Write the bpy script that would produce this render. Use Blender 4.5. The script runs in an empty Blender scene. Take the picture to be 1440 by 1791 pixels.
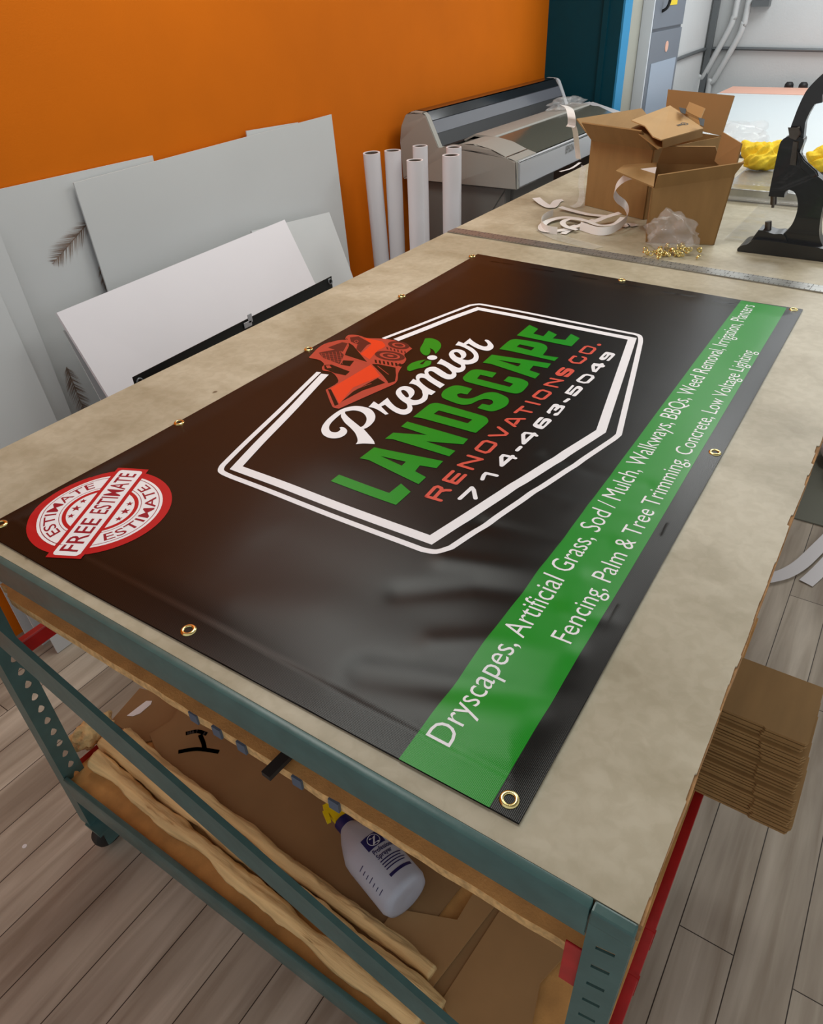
import bpy, bmesh, math, random
from mathutils import Vector, Matrix, noise
from mathutils.geometry import tessellate_polygon
random.seed(7)
SC = bpy.context.scene
COL = SC.collection
# ------------------------------------------------------------------ camera
F = 1243.986
CAM = Vector((-0.35949, -0.154554, 0.631425))
RX = Vector((0.5488031, -0.8351120, -0.0374587))     # image right
RY = Vector((-0.5108163, -0.2995439, -0.8058165))    # image down
RZ = Vector((0.6617264, 0.4613691, -0.5909794))      # view
cd = bpy.data.cameras.new('camera'); cam = bpy.data.objects.new('camera', cd); COL.objects.link(cam)
cd.sensor_fit = 'VERTICAL'; cd.sensor_height = 24.0; cd.sensor_width = 24.0 * 1440 / 1791
cd.lens = 24.0 * F / 1791; cd.clip_start = 0.02; cd.clip_end = 60
m = Matrix((RX, -RY, -RZ)).transposed().to_4x4(); m.translation = CAM; cam.matrix_world = m
SC.camera = cam
SC.view_settings.view_transform = 'Standard'; SC.view_settings.look = 'None'
SC.view_settings.gamma = 1; SC.view_settings.use_curve_mapping = False
SC.view_settings.exposure = 0.0
# ------------------------------------------------------------------ world and lamps
w = bpy.data.worlds.new('room_ambient'); SC.world = w; w.use_nodes = True
w.node_tree.nodes['Background'].inputs[0].default_value = (0.95, 0.97, 1.0, 1)
w.node_tree.nodes['Background'].inputs[1].default_value = 0.62
def area(name, loc, size, energy, color=(1, 1, 1), target=None, sy=None):
    d = bpy.data.lights.new(name, 'AREA'); d.energy = energy; d.color = color
    d.shape = 'RECTANGLE'; d.size = size; d.size_y = sy or size
    o = bpy.data.objects.new(name, d); COL.objects.link(o); o.location = loc
    dirv = (Vector(target) - Vector(loc)) if target else Vector((0, 0, -1))
    o.rotation_euler = dirv.to_track_quat('-Z', 'Y').to_euler()
    return o
area('ceiling_lamp_near', (1.30, 1.42, 1.84), 0.7, 12, (.97, .985, .93), None, 0.5)
area('ceiling_lamp_front', (0.98, 0.74, 1.84), 0.6, 10.5, (.97, .985, .93), None, 0.6)
area('ceiling_lamp_middle', (3.0, 0.0, 1.84), 0.6, 24, (.98, .985, .94), None, 1.2)
area('ceiling_lamp_far', (4.9, 0.0, 1.84), 1.2, 42, (.93, .97, 1), None, 1.6)

def pt(u, v, axis=2, val=0.0):
    """the point of the photograph's pixel (u, v) on the plane axis = val"""
    d = RX * ((u - 720) / F) + RY * ((v - 895.5) / F) + RZ
    t = (val - CAM[axis]) / d[axis]
    return CAM + d * t
# ------------------------------------------------------------------ materials
def new_mat(name):
    mt = bpy.data.materials.new(name); mt.use_nodes = True
    return mt, mt.node_tree.nodes, mt.node_tree.links, mt.node_tree.nodes['Principled BSDF']
def s2l(c):
    return tuple(((x / 255) / 12.92 if x / 255 <= .04045 else ((x / 255 + .055) / 1.055) ** 2.4) for x in c) + (1,)
def mat(name, col, rough=.5, metal=0, var=0.0, scale=(20, 20, 20), bump=0.0, bscale=None, spec=.5, alpha=1, trans=0, coat=0, detail=4):
    mt, N, L, P = new_mat(name)
    c = s2l(col)
    P.inputs['Base Color'].default_value = c; P.inputs['Roughness'].default_value = rough
    P.inputs['Metallic'].default_value = metal; P.inputs['Specular IOR Level'].default_value = spec
    P.inputs['Alpha'].default_value = alpha; P.inputs['Transmission Weight'].default_value = trans
    P.inputs['Coat Weight'].default_value = coat
    if var or bump:
        tc = N.new('ShaderNodeTexCoord'); mp = N.new('ShaderNodeMapping'); nz = N.new('ShaderNodeTexNoise')
        L.new(tc.outputs['Object'], mp.inputs[0]); L.new(mp.outputs[0], nz.inputs['Vector'])
        mp.inputs['Scale'].default_value = scale; nz.inputs['Scale'].default_value = 1; nz.inputs['Detail'].default_value = detail
    if var:
        rp = N.new('ShaderNodeValToRGB')
        rp.color_ramp.elements[0].position = .3; rp.color_ramp.elements[1].position = .7
        rp.color_ramp.elements[0].color = tuple(max(0, x * (1 - var)) for x in c[:3]) + (1,)
        rp.color_ramp.elements[1].color = tuple(min(1, x * (1 + var)) for x in c[:3]) + (1,)
        L.new(nz.outputs['Fac'], rp.inputs[0]); L.new(rp.outputs[0], P.inputs['Base Color'])
    if bump:
        b = N.new('ShaderNodeBump'); b.inputs['Strength'].default_value = 1; b.inputs['Distance'].default_value = bump
        if bscale:
            n2 = N.new('ShaderNodeTexNoise'); n2.inputs['Scale'].default_value = bscale
            L.new(tc.outputs['Object'], n2.inputs['Vector']); L.new(n2.outputs['Fac'], b.inputs['Height'])
        else: L.new(nz.outputs['Fac'], b.inputs['Height'])
        L.new(b.outputs[0], P.inputs['Normal'])
    return mt
def floor_mat():
    mt, N, L, P = new_mat('grey_wood_planks')
    tc = N.new('ShaderNodeTexCoord'); mp = N.new('ShaderNodeMapping'); L.new(tc.outputs['Object'], mp.inputs[0])
    mp.inputs['Location'].default_value = (0.69, 0.1955, 0)
    br = N.new('ShaderNodeTexBrick'); L.new(mp.outputs[0], br.inputs['Vector'])
    br.inputs['Scale'].default_value = 1; br.inputs['Brick Width'].default_value = 1.2; br.inputs['Row Height'].default_value = PLANK
    br.inputs['Mortar Size'].default_value = .0012; br.inputs['Mortar Smooth'].default_value = .1
    br.inputs['Color1'].default_value = s2l((216, 208, 192)); br.inputs['Color2'].default_value = s2l((190, 180, 164)); br.inputs['Mortar'].default_value = s2l((70, 60, 54))
    br.offset = .37; br.inputs['Bias'].default_value = -.1
    m2 = N.new('ShaderNodeMapping'); L.new(tc.outputs['Object'], m2.inputs[0]); m2.inputs['Scale'].default_value = (2.2, 26, 1)
    nz = N.new('ShaderNodeTexNoise'); nz.inputs['Scale'].default_value = 1; nz.inputs['Detail'].default_value = 8; nz.inputs['Distortion'].default_value = .6
    L.new(m2.outputs[0], nz.inputs['Vector'])
    rp = N.new('ShaderNodeValToRGB'); rp.color_ramp.elements[0].position = .3; rp.color_ramp.elements[1].position = .72
    rp.color_ramp.elements[0].color = (.58, .54, .50, 1); rp.color_ramp.elements[1].color = (1.0, 1.0, 1.0, 1)
    L.new(nz.outputs['Fac'], rp.inputs[0])
    m3 = N.new('ShaderNodeMapping'); L.new(tc.outputs['Object'], m3.inputs[0]); m3.inputs['Scale'].default_value = (1.3, 5, 1)
    n3 = N.new('ShaderNodeTexNoise'); n3.inputs['Scale'].default_value = 1.2; n3.inputs['Detail'].default_value = 3; L.new(m3.outputs[0], n3.inputs['Vector'])
    r3 = N.new('ShaderNodeValToRGB'); r3.color_ramp.elements[0].color = (.72, .68, .66, 1); r3.color_ramp.elements[1].color = (1.05, 1.02, 1, 1)
    r3.color_ramp.elements[0].position = .35; r3.color_ramp.elements[1].position = .65
    L.new(n3.outputs['Fac'], r3.inputs[0])
    mx = N.new('ShaderNodeMixRGB'); mx.blend_type = 'MULTIPLY'; mx.inputs[0].default_value = 1
    L.new(br.outputs[0], mx.inputs[1]); L.new(rp.outputs[0], mx.inputs[2])
    mx2 = N.new('ShaderNodeMixRGB'); mx2.blend_type = 'MULTIPLY'; mx2.inputs[0].default_value = 1
    L.new(mx.outputs[0], mx2.inputs[1]); L.new(r3.outputs[0], mx2.inputs[2])
    L.new(mx2.outputs[0], P.inputs['Base Color']); P.inputs['Roughness'].default_value = .5; P.inputs['Specular IOR Level'].default_value = .3
    return mt
def table_mat():
    mt, N, L, P = new_mat('worn_cream_laminate')
    tc = N.new('ShaderNodeTexCoord')
    def layer(scale, sc, lo, hi, p0, p1, detail=6):
        mp = N.new('ShaderNodeMapping'); mp.inputs['Scale'].default_value = scale; L.new(tc.outputs['Object'], mp.inputs[0])
        nz = N.new('ShaderNodeTexNoise'); nz.inputs['Scale'].default_value = sc; nz.inputs['Detail'].default_value = detail; nz.inputs['Distortion'].default_value = .5
        L.new(mp.outputs[0], nz.inputs['Vector'])
        rp = N.new('ShaderNodeValToRGB'); rp.color_ramp.elements[0].position = p0; rp.color_ramp.elements[1].position = p1
        rp.color_ramp.elements[0].color = s2l(lo); rp.color_ramp.elements[1].color = s2l(hi); L.new(nz.outputs['Fac'], rp.inputs[0]); return rp
    a = layer((1, 1, 1), 2.6, (176, 168, 145), (200, 193, 171), .36, .62)
    b = layer((1.5, 1, 1), 7, (236, 234, 229), (255, 255, 255), .36, .56)
    c = layer((1, 1, 1), 55, (245, 244, 241), (255, 255, 255), .4, .6)
    mx = N.new('ShaderNodeMixRGB'); mx.blend_type = 'MULTIPLY'; mx.inputs[0].default_value = 1
    L.new(a.outputs[0], mx.inputs[1]); L.new(b.outputs[0], mx.inputs[2])
    m2 = N.new('ShaderNodeMixRGB'); m2.blend_type = 'MULTIPLY'; m2.inputs[0].default_value = 1
    L.new(mx.outputs[0], m2.inputs[1]); L.new(c.outputs[0], m2.inputs[2])
    # small dark nicks
    vo = N.new('ShaderNodeTexNoise'); vo.inputs['Scale'].default_value = 26; vo.inputs['Detail'].default_value = 1; L.new(tc.outputs['Object'], vo.inputs['Vector'])
    rv = N.new('ShaderNodeValToRGB'); rv.color_ramp.elements[0].position = .17; rv.color_ramp.elements[1].position = .2
    rv.color_ramp.elements[0].color = (.35, .3, .25, 1); rv.color_ramp.elements[1].color = (1, 1, 1, 1); L.new(vo.outputs['Fac'], rv.inputs[0])
    m3 = N.new('ShaderNodeMixRGB'); m3.blend_type = 'MULTIPLY'; m3.inputs[0].default_value = 1
    L.new(m2.outputs[0], m3.inputs[1]); L.new(rv.outputs[0], m3.inputs[2])
    L.new(m3.outputs[0], P.inputs['Base Color']); P.inputs['Roughness'].default_value = .42; P.inputs['Specular IOR Level'].default_value = .35
    return mt
def vinyl(name, col, rough=.36):
    mt, N, L, P = new_mat(name); P.inputs['Base Color'].default_value = s2l(col); P.inputs['Roughness'].default_value = rough
    P.inputs['Specular IOR Level'].default_value = .28
    tc = N.new('ShaderNodeTexCoord'); b = N.new('ShaderNodeBump'); b.inputs['Distance'].default_value = .0005; b.inputs['Strength'].default_value = .12
    wv = N.new('ShaderNodeTexWave'); wv.inputs['Scale'].default_value = 190; wv.bands_direction = 'X'; L.new(tc.outputs['Object'], wv.inputs['Vector'])
    w2 = N.new('ShaderNodeTexWave'); w2.inputs['Scale'].default_value = 190; w2.bands_direction = 'Y'; L.new(tc.outputs['Object'], w2.inputs['Vector'])
    ad = N.new('ShaderNodeMath'); ad.operation = 'ADD'; L.new(wv.outputs['Fac'], ad.inputs[0]); L.new(w2.outputs['Fac'], ad.inputs[1])
    L.new(ad.outputs[0], b.inputs['Height']); L.new(b.outputs[0], P.inputs['Normal'])
    return mt
PLANK = .1118
M = {}
M['floor'] = floor_mat(); M['laminate'] = table_mat()
M['orange_wall'] = mat('orange_wall_paint', (212, 108, 0), .8, spec=.2, var=.05, scale=(3, 3, 3), bump=.0004, bscale=260)
M['teal'] = mat('dark_teal_paint', (0, 62, 76), .6, spec=.2, var=.04, bump=.0002, bscale=200)
M['blue'] = mat('bright_blue_paint', (40, 140, 190), .55)  # end of the teal wall, with far-room light painted into its colour
M['beige_wall'] = mat('beige_wall_paint', (168, 166, 154), .7, var=.04, scale=(4, 4, 4))
M['white_wall'] = mat('white_block_wall_paint', (196, 198, 198), .7, var=.05, scale=(2, 2, 2), bump=.001, bscale=90)
M['green_steel'] = mat('dark_green_painted_steel', (68, 100, 98), .34, var=.12, scale=(30, 30, 30), spec=.5, bump=.0003, bscale=60)
M['red_steel'] = mat('red_painted_steel', (176, 30, 32), .32, var=.15, scale=(30, 30, 30))
M['particle'] = mat('particle_board', (204, 152, 88), .8, var=.16, scale=(24, 24, 24), bump=.0006, bscale=300)
M['particle_edge'] = mat('particle_board_edge', (206, 168, 112), .9, var=.3, scale=(90, 90, 90), bump=.002, bscale=150)
M['core'] = mat('brown_board_core', (176, 132, 88), .9, var=.3, scale=(60, 60, 60), bump=.002, bscale=120)
M['bluetape'] = mat('blue_painters_tape', (84, 96, 112), .7)
M['cardboard'] = mat('brown_cardboard', (154, 119, 72), .8, var=.07, scale=(8, 40, 8), bump=.0003, bscale=90)
M['cardboard_in'] = mat('cardboard_inside', (162, 126, 80), .82, var=.06, scale=(8, 8, 8))
M['kraftbox'] = mat('light_kraft_card', (184, 148, 98), .75, var=.05, scale=(8, 8, 8))
M['cardboard_dark'] = mat('weathered_cardboard', (148, 114, 74), .85, var=.12, scale=(6, 6, 6))
M['kraft'] = mat('crumpled_kraft_paper', (226, 192, 134), .75, var=.2, scale=(70, 5, 70), bump=.007)
M['kraft_flat'] = mat('kraft_paper', (170, 132, 86), .75, var=.1, scale=(7, 7, 7), bump=.003, bscale=9)
M['white_paper'] = mat('white_paper', (232, 230, 232), .6)
M['foam'] = mat('grey_white_foam_board', (206, 208, 208), .55, var=.02, scale=(3, 3, 3))
M['foam_white'] = mat('white_foam_board', (232, 228, 232), .5, var=.02, scale=(3, 3, 3))
M['feather'] = mat('brown_feather_print', (172, 148, 132), .7, var=.2, scale=(80, 20, 80))
M['black_vinyl'] = mat('black_banner_vinyl', (22, 28, 28), .45)
M['brass'] = mat('brass', (236, 218, 150), .22, metal=1)
M['steel'] = mat('brushed_steel', (158, 158, 154), .4, metal=.75, var=.2, scale=(120, 6, 20))
M['mark'] = mat('engraved_marks', (60, 58, 54), .6)
M['press'] = mat('black_cast_iron_enamel', (14, 14, 15), .3, spec=.6, coat=.3, bump=.0006, bscale=40)
M['press_steel'] = mat('dark_steel', (96, 90, 84), .35, metal=.9, var=.2)
M['yellow_cloth'] = mat('yellow_microfibre_cloth', (244, 212, 60), .95, var=.12, scale=(30, 30, 30), bump=.002, bscale=120)
M['plotter'] = mat('light_grey_plastic', (184, 187, 191), .5)
M['plotter_beige'] = mat('warm_grey_plastic', (158, 157, 150), .55)
M['plotter_dark'] = mat('dark_smoked_plastic', (30, 32, 36), .12, spec=.7)
M['plotter_win'] = mat('smoked_window', (100, 102, 110), .16, spec=.7)
M['plotter_cover'] = mat('olive_grey_cover', (92, 92, 82), .16, spec=.7)
M['black'] = mat('matt_black_plastic', (16, 16, 17), .5)
M['stand'] = mat('grey_stand_panel', (112, 112, 108), .6)
M['tube'] = mat('white_vinyl_roll', (226, 224, 228), .5, var=.02, scale=(3, 3, 3))
M['tube_in'] = mat('brown_roll_core', (96, 84, 74), .8)
M['tape'] = mat('white_release_tape', (240, 238, 236), .45)
M['film'] = mat('clear_plastic_film', (240, 240, 240), .06, trans=.0, alpha=.2, spec=.9, bump=.003, bscale=30)
M['film2'] = mat('clear_thin_film', (225, 224, 216), .1, alpha=.2, spec=.8, bump=.006, bscale=12)
M['silver'] = mat('plastic_wrapped_silver_sheets', (176, 178, 174), .18, metal=.55, var=.2, scale=(3, 16, 3), bump=.003, bscale=14)
M['bottle'] = mat('translucent_white_plastic', (186, 190, 202), .3, spec=.5, trans=.15)
M['navy'] = mat('navy_print', (22, 24, 84), .4)
M['yellow'] = mat('yellow_plastic', (236, 206, 20), .4)
M['cabinet'] = mat('grey_cabinet_paint', (112, 118, 128), .45)
M['cabinet_light'] = mat('pale_blue_cabinet_panel', (160, 172, 188), .4)
M['white_metal'] = mat('white_painted_metal', (210, 214, 220), .4)
M['conduit'] = mat('painted_conduit', (190, 192, 192), .5)
M['strut'] = mat('galvanised_steel', (110, 114, 116), .4, metal=.6)
M['white_top'] = mat('glossy_white_table_top', (226, 238, 242), .22, spec=.6)
M['pink'] = mat('pale_orange_print', (232, 178, 156), .5)
M['sheet_grey'] = mat('grey_floor_mat', (120, 122, 110), .8)
M['rubber'] = mat('dark_rubber', (34, 32, 30), .6)
# banner inks
M['bk'] = vinyl('banner_black_ink', (10, 8, 7), .28); M['gr'] = vinyl('banner_green_ink', (20, 146, 26), .30)
M['wh'] = vinyl('banner_white_ink', (250, 250, 255), .4); M['cor'] = vinyl('banner_coral_ink', (222, 88, 70), .4)
M['org'] = vinyl('banner_orange_ink', (236, 66, 22), .42); M['dred'] = vinyl('banner_dull_red_ink', (186, 70, 52), .42)
M['drk'] = vinyl('banner_dark_red_ink', (92, 28, 18), .42); M['red'] = vinyl('banner_red_ink', (196, 26, 32), .4)
M['crim'] = vinyl('banner_crimson_ink', (160, 22, 44), .4); M['hem'] = vinyl('banner_hem', (15, 12, 11), .33)
# ------------------------------------------------------------------ helpers
def link(name, me, parent=None):
    o = bpy.data.objects.new(name, me); COL.objects.link(o)
    if parent: o.parent = parent
    return o
def obj(name, bm, mats, parent=None, smooth=False, angle=None):
    me = bpy.data.meshes.new(name)
    bmesh.ops.recalc_face_normals(bm, faces=bm.faces)
    bm.to_mesh(me); bm.free()
    for x in (mats if isinstance(mats, (list, tuple)) else [mats]): me.materials.append(M[x])
    if smooth:
        for p in me.polygons: p.use_smooth = True
        if angle:
            try: me.set_sharp_from_angle(angle=math.radians(angle))
            except Exception: pass
    o = link(name, me, None)
    if parent:
        # geometry is written in world metres; keep it there under a moved parent
        o.parent = parent; o.matrix_parent_inverse = Matrix.Translation(parent.location).inverted()
    return o
def tag(o, label, cat, group=None):
    o['label'] = label; o['category'] = cat
    if group: o['group'] = group
    return o
def thing(name, label, cat, loc=(0, 0, 0), group=None):
    o = link(name, None); o.location = loc; o.empty_display_size = .05
    return tag(o, label, cat, group)
def struct(name, bm, m_, **k):
    o = obj(name, bm, m_, **k); o['kind'] = 'structure'; return o
def box(bm, x0, x1, y0, y1, z0, z1, mi=0, bev=0):
    vs = [bm.verts.new((x, y, z)) for x in (x0, x1) for y in (y0, y1) for z in (z0, z1)]
    fs = []
    for q in ((0, 1, 3, 2), (4, 6, 7, 5), (0, 4, 5, 1), (2, 3, 7, 6), (0, 2, 6, 4), (1, 5, 7, 3)):
        f = bm.faces.new([vs[i] for i in q]); f.material_index = mi; fs.append(f)
    if bev:
        es = list({e for f in fs for e in f.edges})
        bmesh.ops.bevel(bm, geom=es, offset=bev, segments=2, affect='EDGES', profile=.6)
    return vs
def bx(*a, mi=0, bev=0):
    bm = bmesh.new(); box(bm, *a, mi=mi, bev=bev); return bm
def prism(bm, pts, off, mi=0):
    """planar polygon (3D points) pushed along the vector off"""
    pts = [Vector(p) for p in pts]; off = Vector(off); n = len(pts)
    a = [bm.verts.new(p) for p in pts]; b = [bm.verts.new(p + off) for p in pts]
    tr = tessellate_polygon([pts])
    for t in tr:
        for vs in ([a[i] for i in t], [b[i] for i in reversed(t)]):
            try: f = bm.faces.new(vs); f.material_index = mi
            except ValueError: pass
    for i in range(n):
        f = bm.faces.new((a[i], a[(i + 1) % n], b[(i + 1) % n], b[i])); f.material_index = mi
    return bm
def plate(bm, outline, holes, org, ax, ay, off, mi=0):
    """flat plate with holes: 2D outline in the frame org, ax, ay, pushed along off"""
    loops = [outline] + holes; org = Vector(org); ax = Vector(ax); ay = Vector(ay); off = Vector(off)
    flat = []; ids = []
    for lp in loops:
        ids.append(range(len(flat), len(flat) + len(lp))); flat += [Vector((p[0], p[1], 0)) for p in lp]
    tr = tessellate_polygon([[Vector((p[0], p[1], 0)) for p in lp] for lp in loops])
    P = [org + ax * p.x + ay * p.y for p in flat]
    a = [bm.verts.new(p) for p in P]; b = [bm.verts.new(p + off) for p in P]
    for t in tr:
        for vs in ([a[i] for i in t], [b[i] for i in reversed(t)]):
            try: f = bm.faces.new(vs); f.material_index = mi
            except ValueError: pass
    for r in ids:
        r = list(r)
        for k in range(len(r)):
            i, j = r[k], r[(k + 1) % len(r)]
            f = bm.faces.new((a[i], a[j], b[j], b[i])); f.material_index = mi
    return bm
def tube(bm, pts, r, seg=12, mi=0, cap=True):
    pts = [Vector(p) for p in pts]; rings = []
    rr = r if isinstance(r, (list, tuple)) else [r] * len(pts)
    up = None
    for i, p in enumerate(pts):
        d = (pts[min(i + 1, len(pts) - 1)] - pts[max(i - 1, 0)]).normalized()
        if up is None: up = d.orthogonal().normalized()
        u = (up - d * up.dot(d)).normalized(); up = u; v = d.cross(u)
        rings.append([bm.verts.new(p + (u * math.cos(2 * math.pi * k / seg) + v * math.sin(2 * math.pi * k / seg)) * rr[i]) for k in range(seg)])
    for a, b in zip(rings, rings[1:]):
        for k in range(seg):
            f = bm.faces.new((a[k], a[(k + 1) % seg], b[(k + 1) % seg], b[k])); f.material_index = mi
    if cap:
        for q in (rings[0], rings[-1]):
            f = bm.faces.new(q); f.material_index = mi
    return bm
def lathe(bm, prof, org, axis=(0, 0, 1), seg=24, mi=0, closed=False):
    org = Vector(org); axis = Vector(axis).normalized(); u = axis.orthogonal().normalized(); v = axis.cross(u)
    rings = []
    for r, h in prof:
        rings.append([bm.verts.new(org + axis * h + (u * math.cos(2 * math.pi * k / seg) + v * math.sin(2 * math.pi * k / seg)) * max(r, 1e-5)) for k in range(seg)])
    pr = list(zip(rings, rings[1:])) + ([(rings[-1], rings[0])] if closed else [])
    for a, b in pr:
        for k in range(seg):
            f = bm.faces.new((a[k], a[(k + 1) % seg], b[(k + 1) % seg], b[k])); f.material_index = mi
    return bm
def catmull(pts, closed=True, n=6):
    """pts: (x, y[, 1 = corner]) -> smooth outline"""
    P = [(Vector((p[0], p[1])), len(p) > 2) for p in pts]; out = []; N_ = len(P)
    rng = range(N_) if closed else range(N_ - 1)
    for i in rng:
        p1, c1 = P[i]; p2, c2 = P[(i + 1) % N_]
        p0 = P[i - 1][0] if (closed or i > 0) else p1; p3 = P[(i + 2) % N_][0] if (closed or i + 2 < N_) else p2
        t1 = (p2 - p1) * .5 if c1 else (p2 - p0) * .5; t2 = (p2 - p1) * .5 if c2 else (p3 - p1) * .5
        L_ = (p2 - p1).length
        for t in (t1, t2):
            if t.length > L_ * .9: t *= L_ * .9 / t.length
        if c1 and c2: out.append(p1); continue
        for k in range(n):
            s = k / n; s2 = s * s; s3 = s2 * s
            out.append(p1 * (2 * s3 - 3 * s2 + 1) + t1 * (s3 - 2 * s2 + s) + p2 * (-2 * s3 + 3 * s2) + t2 * (s3 - s2))
    if not closed: out.append(P[-1][0])
    return out
def parse(s):
    r = []
    for t in s.split():
        c = t.endswith('*'); x, y = t.rstrip('*').split(',')
        r.append((float(x), float(y), 1) if c else (float(x), float(y)))
    return r
def ribbon(pts, wvec, th=.0004, name='tape', mats='tape', parent=None, close=False):
    """pts: centre line; wvec: width vector per point or one"""
    bm = bmesh.new(); n = len(pts); W = wvec if isinstance(wvec, list) else [wvec] * n
    A = []; B = []
    for p, w_ in zip(pts, W):
        p = Vector(p); w_ = Vector(w_); A.append(bm.verts.new(p - w_ / 2)); B.append(bm.verts.new(p + w_ / 2))
    for i in range(n - 1): bm.faces.new((A[i], A[i + 1], B[i + 1], B[i]))
    bmesh.ops.recalc_face_normals(bm, faces=bm.faces)
    r = bmesh.ops.solidify(bm, geom=list(bm.faces), thickness=th)
    return obj(name, bm, mats, parent, smooth=False)
def spline3(pts, n=8):
    pts = [Vector(p) for p in pts]; out = []
    for i in range(len(pts) - 1):
        p0 = pts[max(i - 1, 0)]; p1 = pts[i]; p2 = pts[i + 1]; p3 = pts[min(i + 2, len(pts) - 1)]
        for k in range(n):
            s = k / n; s2 = s * s; s3 = s2 * s
            out.append(.5 * ((2 * p1) + (p2 - p0) * s + (2 * p0 - 5 * p1 + 4 * p2 - p3) * s2 + (3 * p1 - p0 - 3 * p2 + p3) * s3))
    out.append(pts[-1]); return out
def text_geo(s, bold=0.0, res=3):
    cu = bpy.data.curves.new('t', 'FONT'); cu.body = s; cu.size = 1; cu.offset = bold; cu.resolution_u = res
    o = bpy.data.objects.new('t', cu); COL.objects.link(o)
    me = o.to_mesh()
    V = [Vector((v.co.x, v.co.y)) for v in me.vertices]; Fc = [tuple(p.vertices) for p in me.polygons]
    o.to_mesh_clear(); bpy.data.objects.remove(o); bpy.data.curves.remove(cu)
    return V, Fc
# ------------------------------------------------------------------ room
FZ = -1.0
bm = bmesh.new(); box(bm, -2.2, 6.1, -2.4, 1.85, FZ - .05, FZ); struct('floor', bm, 'floor')
struct('wall_left', bx(-2.2, 4.06, 1.85, 1.95, FZ, 1.9), 'orange_wall')
bm = bmesh.new(); box(bm, 4.06, 4.10, 1.43, 1.95, FZ, 1.9); struct('wall_partition', bm, 'teal')
struct('trim_1', bx(4.045, 4.062, 1.5, 1.53, FZ, 1.9), 'teal')
struct('trim_2', bx(4.062, 4.175, 1.418, 1.429, FZ, 1.9), 'blue')
struct('wall_passage', bx(4.10, 6.0, 1.45, 1.55, FZ, 1.9), 'beige_wall')
struct('wall_corner', bx(5.08, 5.9, 1.44, 1.45, FZ, 1.9), 'white_wall')
struct('wall_back', bx(5.9, 6.0, -2.4, 1.45, FZ, 1.9), 'white_wall')
struct('ceiling', bx(-.6, 6.1, -2.4, 1.95, 1.9, 2.0), 'beige_wall')
# far room fittings
cab = thing('electrical_cabinet', 'tall grey electrical cabinet with pale lower door on the far room wall', 'cabinet', (4.75, 1.4, FZ))
obj('body', bx(4.45, 5.06, 1.40, 1.448, FZ, 1.7, bev=.004), 'cabinet', cab)
obj('door_edge', bx(4.435, 4.452, 1.385, 1.448, FZ, 1.7), 'white_metal', cab)
obj('upper_door', bx(4.47, 5.05, 1.388, 1.401, .40, 1.4, bev=.003), 'cabinet', cab)
d = obj('lower_door', bx(4.47, 5.05, 1.388, 1.401, -.8, .385, bev=.003), 'cabinet', cab)
obj('door_panel', bx(4.52, 5.0, 1.384, 1.389, -.7, .23), 'cabinet_light', cab)
h = bmesh.new(); tube(h, spline3([(4.6, 1.39, .62), (4.6, 1.36, .60), (4.6, 1.35, .55), (4.6, 1.36, .50), (4.6, 1.39, .48)], 5), .008); obj('handle', h, 'black', cab, smooth=True)
obj('warning_sticker', bx(4.72, 4.86, 1.385, 1.388, .505, .58), 'yellow', cab)
bm = bmesh.new(); lathe(bm, [(0, 0), (.028, 0), (.028, .003), (0, .003)], (4.78, 1.388, .30), (0, -1, 0)); obj('lock', bm, 'pink', cab)
def conduit(name, label, pts, r, mt='conduit', g=None):
    bm = bmesh.new(); tube(bm, spline3(pts, 8), r); tag(obj(name, bm, mt, smooth=True), label, 'pipe', g)
conduit('conduit_pipe', 'left of the two bent conduits on the far white wall', [(5.86, 1.27, 1.6), (5.86, 1.272, .5), (5.86, 1.276, .40), (5.86, 1.30, .31), (5.86, 1.41, .05), (5.86, 1.44, -.03), (5.86, 1.44, -.9)], .020)
conduit('conduit_pipe', 'right of the two bent conduits on the far white wall', [(5.86, 1.195, 1.6), (5.86, 1.197, .48), (5.86, 1.205, .36), (5.86, 1.225, .27), (5.86, 1.335, .02), (5.86, 1.36, -.05), (5.86, 1.36, -.9)], .020)
conduit('conduit_pipe', 'thin horizontal conduit running across the far white wall', [(5.882, 1.43, .215), (5.882, 1.2, .215), (5.882, .4, .20), (5.882, -1.5, .17)], .011, 'strut')
conduit('conduit_pipe', 'short horizontal conduit on the wall beside the grey cabinet', [(5.1, 1.428, .20), (5.5, 1.428, .21), (5.87, 1.428, .215)], .011, 'strut')
tag(obj('strut_channel', bx(5.845, 5.875, 1.385, 1.425, -.9, 1.6), 'strut'), 'vertical galvanised strut in the far room corner', 'bracket')
tag(obj('pipe_clamp', bx(5.83, 5.9, 1.06, 1.17, .455, .495), 'strut'), 'metal clamp on the wall right of the bent conduits', 'bracket')
# far white table
ft = thing('flatbed_table', 'long glossy white flatbed table in the far room', 'table', (4.3, .2, FZ))
obj('tabletop', bx(3.30, 5.78, -1.4, 1.18, -.05, -.004, bev=.004), 'white_top', ft)
obj('edge_rail', bx(3.27, 3.30, -1.4, 1.18, -.06, .0), 'strut', ft)
for x in (3.5, 5.5):
    for y in (-1.2, 1.0): obj('leg', bx(x - .04, x + .04, y - .04, y + .04, FZ, -.05), 'white_metal', ft)
tag(obj('printed_sheet', bx(5.40, 5.76, -.9, 1.17, -.0035, -.001), 'pink'), 'pale orange printed sheet along the back of the white table', 'sheet')
for k, (y, lb) in enumerate([(.81, 'left of two small black clamps at the back of the white table'), (.72, 'right of two small black clamps at the back of the white table')]):
    bm = bmesh.new(); lathe(bm, [(0, .035), (.018, .033), (.028, .02), (.03, 0), (0, 0)], (5.79, y, -.004)); 
    tag(obj('black_clamp', bm, 'black', smooth=True), lb, 'clamp', 'black clamps on the white table')
bm = bmesh.new()
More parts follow.
